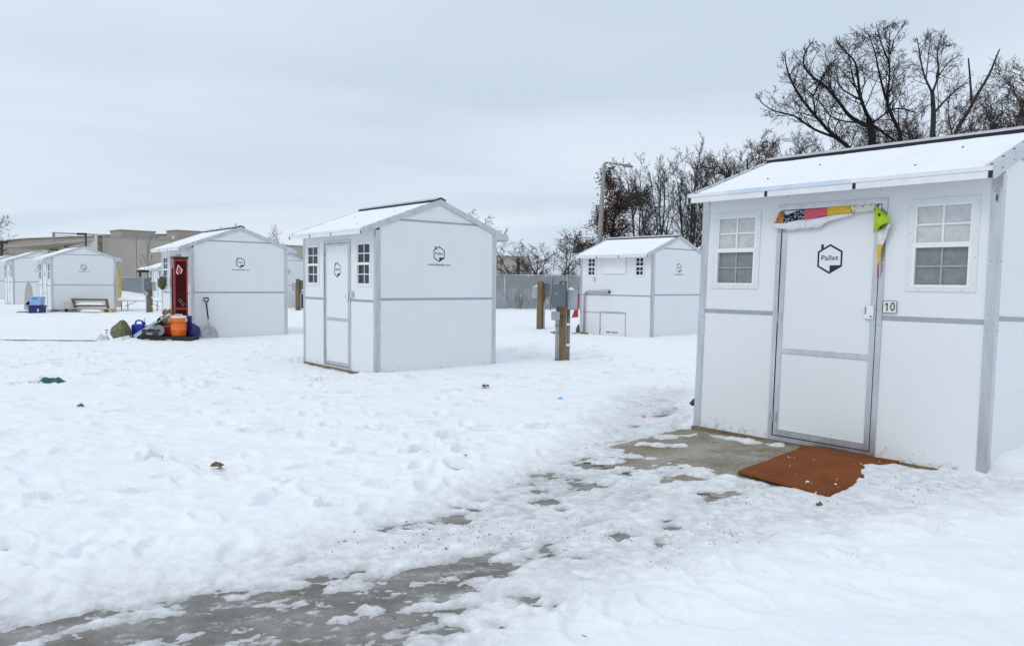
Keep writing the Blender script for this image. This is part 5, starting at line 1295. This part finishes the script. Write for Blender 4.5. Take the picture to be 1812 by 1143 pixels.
# ------------------------------------------------------------------ the pile beside the red locker shelter
def pile():
    # red locker against the front wall, right of the door
    e = empty('red_locker', (-7.80, 17.42, .03), R(34), 'tall red metal locker with dark mesh front at the shelter door', 'locker')
    m = MB(); m.cbox(-.15, .15, 0, .34, 0, 1.92, .01); m.build('body', 'red_paint', e)
    m = MB(); m.box(-.115, .115, -.012, -.0005, .10, .72); m.build('mesh_panel', 'red_mesh', e)
    m = MB(); m.box(-.115, .115, -.012, -.0005, .78, 1.86); m.build('mesh_panel', 'red_mesh', e)
    for a in ((-.15, -.116, 0, 1.92), (.116, .15, 0, 1.92)): m = MB(); m.box(a[0], a[1], -.02, -.001, a[2] + .0, a[3]); m.build('stile', 'red_paint', e)
    for z in (.0, .725, 1.865): m = MB(); m.box(-.1155, .1155, -.019, -.001, z + .001, z + .05); m.build('rail', 'red_paint', e)
    m = MB(); m.cbox(-.17, .17, -.05, .35, 1.925, 1.97, .006); m.build('lid', 'black', e)
    # slanted white-edged letter mark
    m = MB()
    zig = [(-.10, 1.60), (-.06, 1.79), (-.02, 1.74), (.045, 1.66), (.0, 1.56), (-.03, 1.62), (-.05, 1.55), (-.09, 1.57)]
    m.prism([(x, z) for x, z in zig], -.0150, -.0125, 'y'); m.build('emblem', 'white_plastic', e)
    m = MB(); cx, cz = -.035, 1.655
    m.prism([(cx + (x - cx) * .72, cz + (z - cz) * .76) for x, z in zig], -.0165, -.0152, 'y'); m.build('emblem_fill', 'red_plastic', e)
    for k in range(3): m = MB(); m.box(-.154, -.151, .06 + .08 * k, .11 + .08 * k, .2 + .02 * k, 1.7); m.build('louvre', 'red_mesh', e)
    m = MB(); m.tube([(-.06, -.014, .96), (.06, -.02, .80)], .006, 6); m.build('wire_hook', 'lamp_grey', e)
    m = MB(); m.tube([(-.03, -.014, .99), (.09, -.02, .84)], .005, 6); m.build('wire_hook', 'lamp_grey', e)
    # orange water cooler
    e = empty('water_cooler', (-7.73, 17.12, .16), 0, 'round orange water cooler with white lid', 'cooler')
    m = MB(); m.lathe([(.150, 0), (.158, .02), (.172, .14), (.176, .145), (.176, .155), (.172, .16), (.165, .28), (.165, .30), (.172, .30), (.172, .42)], n=28); m.build('body', 'orange_plastic', e, smooth=True)
    m = MB(); m.lathe([(.174, .42), (.178, .43), (.178, .455), (.150, .468), (.10, .470)], n=28); m.build('lid', 'white_plastic', e, smooth=True)
    m = MB(); m.tube([(-.10, 0, .465), (-.09, 0, .49), (0, 0, .498), (.09, 0, .49), (.10, 0, .465)], .012, 6); m.build('lid_handle', 'white_plastic', e, smooth=True)
    for s_ in (-1, 1):
        m = MB(); m.tube([(s_ * .165, -.03, .34), (s_ * .20, -.03, .345), (s_ * .21, -.03, .38), (s_ * .17, -.03, .40)], .014, 6); m.build('side_handle', 'white_plastic', e, smooth=True)
    # low black tub under everything
    e = empty('black_tub', (-8.03, 17.15, .0), 0, 'long low black plastic tub under the pile', 'tub')
    def tub(m, g):
        m.prism([(-.66, 0), (.64, 0), (.68, .15), (-.70, .15)], -.24 + g, .24 - g, 'y')
    m = MB(); tub(m, 0); o = m.build('body', 'black_plastic', e); bevel(o, .01)
    m = MB(); m.cbox(-.73, .71, -.26, .26, .132, .155, .006); m.build('rim', 'black_plastic', e)
    for x in (-.33, .18): m = MB(); m.cbox(x - .055, x + .055, -.262, -.235, .07, .10, .004); m.build('handle_slot', 'tan_board', e)
    # black case with white lettering
    e = empty('tool_case', (-8.28, 16.98, .155), R(6), 'black hard case with white lettering in the pile', 'case')
    m = MB(); m.cbox(-.20, .20, -.10, .12, 0, .17, .02); m.build('body', 'black_plastic', e)
    m = MB(); m.cbox(-.205, .205, -.105, .125, .10, .11, .004); m.build('lid_seam', 'conduit_dark', e)
    text_part('HEDREN', .055, 'white_plastic', e, (-.02, -.1012, .065), (R(90), 0, 0), width=.13)
    # cable reel
    e = empty('cable_reel', (-8.09, 16.92, .17), 0, 'round grey reel propped up in front of the black case', 'reel')
    M = Matrix.Translation((0, 0, .125)) @ Matrix.Rotation(R(90), 4, 'X')
    m = MB(); m.lathe([(.118, -.02), (.128, -.012), (.128, .012), (.118, .02)], n=28, M=M); m.build('disc', 'grey_disc', e, smooth=True)
    m = MB(); m.lathe([(.035, .0205), (.03, .026)], n=16, M=M); m.build('hub', 'black', e, smooth=True)
    # red fuel can
    e = empty('fuel_can', (-7.99, 17.22, .158), 0, 'dull red can behind the orange cooler', 'can')
    m = MB(); m.cbox(-.13, .13, -.12, .12, 0, .24, .03); m.build('body', 'red_paint', e); m = MB(); m.tube([(-.06, 0, .23), (-.06, 0, .29), (.06, 0, .29), (.06, 0, .23)], .015, 6); m.build('handle', 'red_paint', e, smooth=True)
    # brown paper sacks
    e = empty('paper_sack', (-8.03, 17.30, .38), 0, 'crumpled brown paper sack on top of the pile', 'sack')
    def blob(u, v, rx, ry, rz, seed, amp):
        th, ph = u * 2 * PI, (v - .5) * PI
        n = float(fbm(np.array([math.cos(th) * 1.7 + seed]), np.array([math.sin(th) * 1.7 + v * 3]), 3, seed)[0])
        k = 1 + amp * n
        return (rx * math.cos(ph) * math.cos(th) * k, ry * math.cos(ph) * math.sin(th) * k, rz * (1 + math.sin(ph) * k))
    m = MB(); m.grid(lambda u, v: blob(u, v, .15, .13, .15, 3, .5), 18, 12); m.build('sack', 'paper_brown', e, smooth=True)
    m = MB(); m.grid(lambda u, v: (-.14 + .2 * u + .03 * math.sin(8 * v), .02 * math.sin(9 * u), .18 + .20 * v + .02 * math.sin(12 * u)), 10, 5); o = m.build('open_mouth', 'paper_brown', e, smooth=True); solidify(o, .01)
    e = empty('dark_bag', (-8.22, 17.36, .15), 0, 'dark cloth bag behind the grey shovel', 'bag')
    m = MB(); m.grid(lambda u, v: blob(u, v, .17, .13, .19, 5, .45), 18, 12); m.build('bag', 'bark_dark', e, smooth=True)
    m = MB(); m.tube([(-.08, 0, .34), (-.05, 0, .44), (.05, 0, .44), (.08, 0, .34)], .012, 6); m.build('strap', 'bark_dark', e, smooth=True)
    # grey snow shovel lying on the pile
    e = empty('snow_shovel', (-8.72, 16.95, .10), 0, 'grey blue plastic snow shovel lying across the pile', 'shovel')
    def bl(u, v):
        x = .02 + .50 * u; w = .19 * (1 - .25 * u)
        return (x, -.02 - .05 * math.sin(v * PI) + (v - .5) * .10, .02 + .34 * u + (v - .5) * w * .75 - .03 * math.sin(v * PI))
    m = MB(); m.grid(bl, 12, 8); o = m.build('blade', 'grey_blue_plastic', e, smooth=True); solidify(o, .008)
    m = MB(); m.tube([(.36, -.03, .24), (.62, .0, .40), (.80, .0, .53)], .018, 8); m.build('shaft', 'lamp_grey', e, smooth=True)
    m = MB(); m.tube([(.80, -.06, .52), (.86, -.06, .57), (.86, .06, .57), (.80, .06, .52)], .014, 6); m.build('grip', 'white_plastic', e, smooth=True)
    # blue water jug
    e = empty('water_jug', (-8.86, 17.55, .04), R(4), 'square blue water jug with moulded handle', 'jug')
    m = MB(); m.cbox(-.155, .155, -.10, .10, 0, .36, .03); b = m.build('body', 'blue_plastic', e)
    m = MB(); m.tube([(-.085, 0, .355), (-.075, 0, .42), (-.03, 0, .445), (.03, 0, .445), (.075, 0, .42), (.085, 0, .355)], .02, 8); m.build('handle', 'blue_plastic', e, smooth=True)
    m = MB(); m.lathe([(.03, .36), (.03, .40), (.022, .41)], c=(.115, 0, 0), n=12); m.build('cap', 'blue_plastic', e, smooth=True)
    m = MB(); m.tube([(.115, 0, .41), (.115, 0, .47), (.14, 0, .50)], .016, 6); m.build('spout', 'white_plastic', e, smooth=True)
    e = empty('clear_tub', (-8.52, 17.62, .02), 0, 'pale translucent tub behind the blue jug', 'tub')
    m = MB(); m.prism([(-.13, 0), (.13, 0), (.17, .34), (-.17, .34)], -.12, .12, 'y'); o = m.build('body', 'plastic_film', e); bevel(o, .02); m = MB(); m.cbox(-.185, .185, -.14, .14, .34, .36, .005); m.build('rim', 'white_plastic', e)
    # camouflage sack: a rounded lump with a notch
    e = empty('camouflage_sack', (-9.16, 17.28, .0), 0, 'lumpy mottled green sack lying at the left end of the pile', 'sack')
    def sack(u, v):
        th, ph = u * 2 * PI, (v - .5) * PI
        n = float(fbm(np.array([math.cos(th) * 1.4 + 4]), np.array([math.sin(th) * 1.4 + v * 2]), 3, 8)[0])
        x = .235 * math.cos(ph) * math.cos(th); z = .21 * math.sin(ph); y = .18 * math.cos(ph) * math.sin(th)
        k = 1 + .14 * n; z2 = z + .35 * x * (1 if x < .1 else .2) * 0 + .09 * math.exp(-((x - .06) / .09) ** 2) * (1 if z > 0 else 0) * (z / .21)
        return ((x - .10 * max(0, z) * 0) * k - .10 * max(0, -z) * -.4, y * k, .215 + z2 * k)
    m = MB(); m.grid(sack, 28, 18); m.build('sack', 'camo', e, smooth=True)
    e = empty('plastic_bag', (-9.46, 17.15, .0), 0, 'clear crumpled plastic bag left of the mottled sack', 'bag')
    m = MB(); m.grid(lambda u, v: (-.22 + .34 * u, -.1 + .2 * v, .005 + .17 * max(0, math.sin(u * PI)) ** .7 * max(0, math.sin(v * PI)) ** .6 * (1 + .25 * math.sin(13 * u + 7 * v))), 16, 12); m.build('bag', 'plastic_film', e, smooth=True)
    e = empty('white_bag', (-8.80, 16.92, .0), 0, 'rounded white plastic bag between the sack and the black tub', 'bag')
    m = MB(); m.grid(lambda u, v: blob(u, v, .13, .11, .085, 9, .35), 16, 10); m.build('bag', 'plastic_film', e, smooth=True)
    e = empty('blue_bag', (-7.46, 17.32, .0), 0, 'dark blue cloth bag right of the orange cooler', 'bag')
    m = MB(); m.grid(lambda u, v: blob(u, v, .15, .13, .21, 12, .5), 16, 12); m.build('bag', 'navy_plastic', e, smooth=True)
    m = MB(); m.box(-.12, -.05, -.06, .03, .35, .62); m.build('upright_flap', 'navy_plastic', e)
    e = empty('survey_flag', (-9.83, 17.9, .0), 0, 'tiny red survey flag on the snow left of the sack', 'flag')
    m = MB(); m.tube([(0, 0, 0), (0, 0, .24)], .004, 5); m.build('wire', 'red_plastic', e); m = MB(); m.box(-.035, .035, -.003, .003, .21, .235); m.build('pennant', 'red_plastic', e)
    m = MB(); m.box(-.03, .03, -.003, .003, .15, .17); m.build('pennant', 'red_plastic', e)
    # light grey-brown broken carton leaning by the locker
    e = empty('carton', (-8.12, 17.68, .45), R(-40), 'torn pinkish carton against the left of the red locker', 'carton')
    m = MB(); m.prism([(-.09, 0), (.10, 0), (.10, .34), (.02, .40), (-.09, .30)], -.02, .02, 'y'); m.build('board', 'wood_pale', e)
    # aluminium scoop shovel leaning on the side wall
    sx, sy, a, z0 = SHEDS['C']; ca, sa = math.cos(R(a)), math.sin(R(a))
    o_ = Vector((sx, sy, 0)) + Vector((-sa, ca, 0)) * .36 + Vector((ca, sa, 0)) * .24
    e = empty('scoop_shovel', (o_.x, o_.y, -.04), R(a + 90), 'metal scoop shovel with black grip leaning on the side wall', 'shovel')
    def sc(u, v):
        w = .185 * (1 - .42 * max(0, v - .55) ** 1.2 * 2.2) if v < .96 else .10
        x = (u - .5) * 2 * w
        return (x, .05 * v + .035 * (1 - (2 * u - 1) ** 2) - .02, .0 + .40 * v - (.02 * (2 * u - 1) ** 2 if v > .5 else 0) - (.05 * abs(2 * u - 1) ** 2.2 * max(0, v - .6) * 2.5))
    m = MB(); m.grid(sc, 14, 14); o = m.build('scoop', 'metal_scoop', e, smooth=True); solidify(o, .006)
    m = MB(); m.tube([(0, .07, .34), (-.01, .095, .56)], [.028, .02], 10); m.build('socket', 'aluminium', e, smooth=True)
    m = MB(); m.tube([(-.01, .095, .54), (-.035, .15, .92)], .018, 10); m.build('shaft', 'bark_brown', e, smooth=True)
    m = MB(); m.tube([(-.035, .15, .90), (-.037, .153, .96), (-.09, .155, 1.0), (-.095, .158, 1.06), (.015, .158, 1.065), (.012, .155, 1.0), (-.035, .153, .955)], .017, 8); m.build('grip', 'black_plastic', e, smooth=True)
    # wreath on the front wall under the window
    o_ = Vector((sx, sy, 0)) + Vector((ca, sa, 0)) * (-W + .36) + Vector((-sa, ca, 0)) * -.10
    e = empty('moss_ball', (o_.x, o_.y, 1.20), R(a), 'round greenish wreath hanging below the window by the red locker', 'wreath')
    m = MB(); m.grid(lambda u, v: blob(u, v, .13, .09, .15, 21, .6), 16, 12); m.build('ball', 'leaf_green', e, smooth=True)
    m = MB(); m.tube([(0, .02, .28), (0, .06, .40)], .006, 5); m.build('string', 'twig', e)
    # boards over the door top
    o_ = Vector((sx, sy, 0)) + Vector((ca, sa, 0)) * (-.95) + Vector((-sa, ca, 0)) * -.05
    e = empty('cardboard_sign', (o_.x, o_.y, 2.0), R(a), 'tan cardboard square above the red locker', 'cardboard')
    m = MB(); m.cbox(-.11, .11, -.008, .0, -.05, .09, .002); m.build('sheet', 'tan_board', e)
pile()

# ------------------------------------------------------------------ things at the bench shelter and behind
def bench_side():
    # two stacked bins
    e = empty('storage_bin', (-18.85, 29.35, .0), R(12), 'dark blue storage bin in the snow, lower of two', 'bin')
    def bin_(e, mat, rim, w, d, h, z0):
        m = MB(); m.prism([(-w * .44, z0), (w * .44, z0), (w * .5, z0 + h - .04), (-w * .5, z0 + h - .04)], -d / 2, d / 2, 'y'); o = m.build('body', mat, e); bevel(o, .02)
        m = MB(); m.cbox(-w * .53, w * .53, -d * .53, d * .53, z0 + h - .055, z0 + h, .01); m.build('lid', rim, e)
    bin_(e, 'navy_plastic', 'navy_plastic', .52, .40, .36, 0)
    m = MB(); m.box(-.26, -.235, -.21, .20, .02, .32); m.build('pale_side', 'grey_blue_plastic', e)  # left side in a paler grey-blue than the body
    m = MB(); m.prism([(.10, .10), (.14, .20), (.09, .24), (.07, .15)], -.215, -.206, 'y'); m.build('label_scrap', 'white_plastic', e)
    e = empty('storage_bin', (-18.85, 29.35, .362), R(8), 'light blue storage bin stacked on the dark blue one', 'bin')
    bin_(e, 'light_blue_plastic', 'light_blue_plastic', .44, .36, .34, 0)
    m = MB(); m.cbox(-.07, .07, -.20, -.185, .265, .295, .004); m.build('handle', 'navy_plastic', e)
    e = empty('flat_blue_cover', (-19.65, 29.9, .03), R(10), 'flat dark blue plastic cover on the snow beside the bins', 'cover')
    m = MB(); m.cbox(-.30, .30, -.2, .2, 0, .05, .02); o = m.build('lid', 'navy_plastic', e)
    e = empty('ironing_board', (-20.2, 30.9, .0), R(25), 'beige ironing board standing on end against the shelter', 'board')
    m = MB(); m.prism([(-.17, .12), (.16, .12), (.17, .55), (.13, 1.0), (.06, 1.28), (0, 1.33), (-.05, 1.28), (-.13, .9)], -.03, .02, 'y'); o = m.build('padded_board', 'beige_cover', e); bevel(o, .015)
    for x in (-.1, .1): m = MB(); m.tube([(x, .05, 0), (x * .6, .05, .8)], .012, 6); m.build('leg', 'dull_aluminium', e, smooth=True)
    # dog-shaped small dark bundle
    e = empty('dark_bundle', (-19.35, 29.75, .34), 0, 'small dark bundle resting behind the light blue bin', 'bundle')
    m = MB(); m.tube([(-.2, 0, .03), (-.1, 0, .10), (.05, 0, .12), (.18, 0, .06)], [.03, .07, .06, .02], 8); m.build('bundle', 'bark_dark', e, smooth=True)
    m = MB(); m.tube([(0, 0, -.32), (0, 0, .06)], .03, 6); m.build('stake', 'bark_dark', e)
    # bench: back frame leaning on the shelter, seat platform in front
    e = empty('wooden_bench', (-17.35, 30.65, .09), R(4), 'low weathered wooden bench against the white side wall', 'bench')
    for nm, b_ in (('back_rail', (-.88, .50, .02, .06, .44, .52)), ('back_rail', (-.80, .46, .02, .06, .20, .26))):
        m = MB(); m.cbox(*b_, .006); m.build(nm, 'wood_grey', e)
    for x0, x1, lean in ((-.90, -.82, .10), (.44, .52, .06)):
        m = MB(); m.prism([(x0 + lean, .0), (x1 + lean + .04, .0), (x1, .52), (x0 - .02, .52)], .062, .11, 'y'); m.build('back_post', 'wood_grey', e)
    for k in range(3):
        m = MB(); m.cbox(-.78, 1.02 - .06 * k, -.42 + .145 * k, -.285 + .145 * k, .10, .135, .005); m.build('seat_plank', 'wood_pale', e)
    for x in (-.70, .55, .85): m = MB(); m.cbox(x - .05, x + .06, -.44, .0, -.05, .099, .006); m.build('leg', 'wood_pale', e)
    m = MB(); m.grid(lambda u, v: (-.72 + 1.15 * u, -.03 + .13 * v - .03, .262 + .10 * (1 - (2 * v - 1) ** 4) * (1 - (2 * u - 1) ** 6)), 20, 8); m.build('snow', 'snow', e, smooth=True)
    m = MB(); m.grid(lambda u, v: (-.35 + .9 * u, -.46 + .12 * v, -.0 + .085 * (1 - (2 * v - 1) ** 4) * (1 - (2 * u - 1) ** 6)), 16, 6); m.build('snow', 'snow', e, smooth=True)
    # cables and metal bits
    e = empty('folded_frame', (-18.25, 30.1, .03), 0, 'tangle of metal tubes and cable lying between the bins and the bench', 'frame')
    rr = random.Random(4)
    for k in range(5):
        y0 = rr.uniform(-.2, .2); m = MB(); m.tube([(-.62, y0, .02 + .02 * k), (-.2, y0 + rr.uniform(-.1, .1), .05 + rr.random() * .12), (.2, y0, .04 + .1 * rr.random()), (.55, y0 + .1, .05 + .12 * rr.random())], .014, 6); m.build('tube', 'dull_aluminium' if k % 2 else 'black', e, smooth=True)
    m = MB(); m.cbox(.05, .16, -.06, .06, .0, .18, .02); m.build('clamp', 'black_plastic', e)
    e = empty('wire_crate', (-18.35, 30.55, .0), R(42), 'grey wire crate at the door of the bench shelter', 'crate')
    for x in (-.15, .15):
        for y in (-.15, .15): m = MB(); m.tube([(x, y, 0), (x, y, .42)], .012, 6); m.build('upright', 'dull_aluminium', e)
    for z in (.02, .42): m = MB(); m.tube([(-.15, -.15, z), (.15, -.15, z), (.15, .15, z), (-.15, .15, z), (-.15, -.15, z)], .012, 6); m.build('rim_wire', 'dull_aluminium', e)
    # folding table under snow
    e = empty('folding_table', (-16.15, 32.3, -.03), R(2), 'long folding table covered in snow between two shelters', 'table')
    m = MB(); m.cbox(-1.0, 1.0, -.38, .38, .50, .55, .012); m.build('table_top', 'table_top', e)
    m = MB(); m.grid(lambda u, v: (-1.0 + 2.0 * u, -.38 + .76 * v, .552 + (.13 + .03 * math.sin(5 * u)) * min(1, 8 * min(u, 1 - u)) ** .5 * min(1, 6 * min(v, 1 - v)) ** .5), 40, 14); m.build('snow', 'snow', e, smooth=True)
    for sx_ in (-1, 1):
        for y in (-.28, .28): m = MB(); m.tube([(sx_ * .76, y, 0), (sx_ * .76, y, .5)], .016, 8); m.build('leg', 'black_plastic', e, smooth=True)
        m = MB(); m.tube([(sx_ * .76, -.32, .02), (sx_ * .76, .32, .02)], .018, 6); m.build('foot_bar', 'black_plastic', e, smooth=True)
        m = MB(); m.tube([(sx_ * .76, 0, .27), (sx_ * .22, 0, .5)], .012, 6); m.build('brace', 'black_plastic', e, smooth=True)
    # black chest in the gap
    e = empty('black_chest', (-9.95, 36.9, 0), R(-45), 'black tarpaulin covered chest in the gap beside the middle shelter', 'chest')
    m = MB(); m.cbox(-.75, .75, -.45, .45, -.05, .86, .05); m.build('cover', 'black_plastic', e)
    m = MB(); m.cbox(-.77, .77, -.47, .47, .80, .90, .03); m.build('lid', 'black_plastic', e)
    # red shovel leaning behind the conduit shelter's left corner
    e = empty('red_shovel', (1.86, 21.9, 0.45), R(0), 'red plastic shovel leaning on the left end of the conduit shelter', 'shovel')
    m = MB(); m.prism([(-.10, .0), (.10, .02), (.09, .28), (-.02, .22)], -.03, .0, 'y'); m.build('blade', 'red_plastic', e)
    m = MB(); m.tube([(.07, .0, .2), (.11, .02, .72)], .028, 8); m.build('shaft', 'red_plastic', e, smooth=True)
    e = empty('brown_rug', (1.62, 20.9, .05), R(10), 'brown rug half under snow at the foot of the conduit shelter', 'rug')
    m = MB(); m.grid(lambda u, v: (-.5 + u, -.25 + .5 * v, .02 + .02 * math.sin(7 * u) + .015 * math.sin(9 * v)), 12, 8); o = m.build('rug', 'wood_sill', e, smooth=True); solidify(o, .02)
    e = empty('green_bag', (1.90, 21.3, .03), 0, 'small dark green bag beside the brown rug', 'bag')
    m = MB(); m.tube([(0, 0, 0), (0, 0, .12), (.02, 0, .26)], [.05, .06, .02], 10); m.build('bag', 'teal_cloth', e, smooth=True)
bench_side()
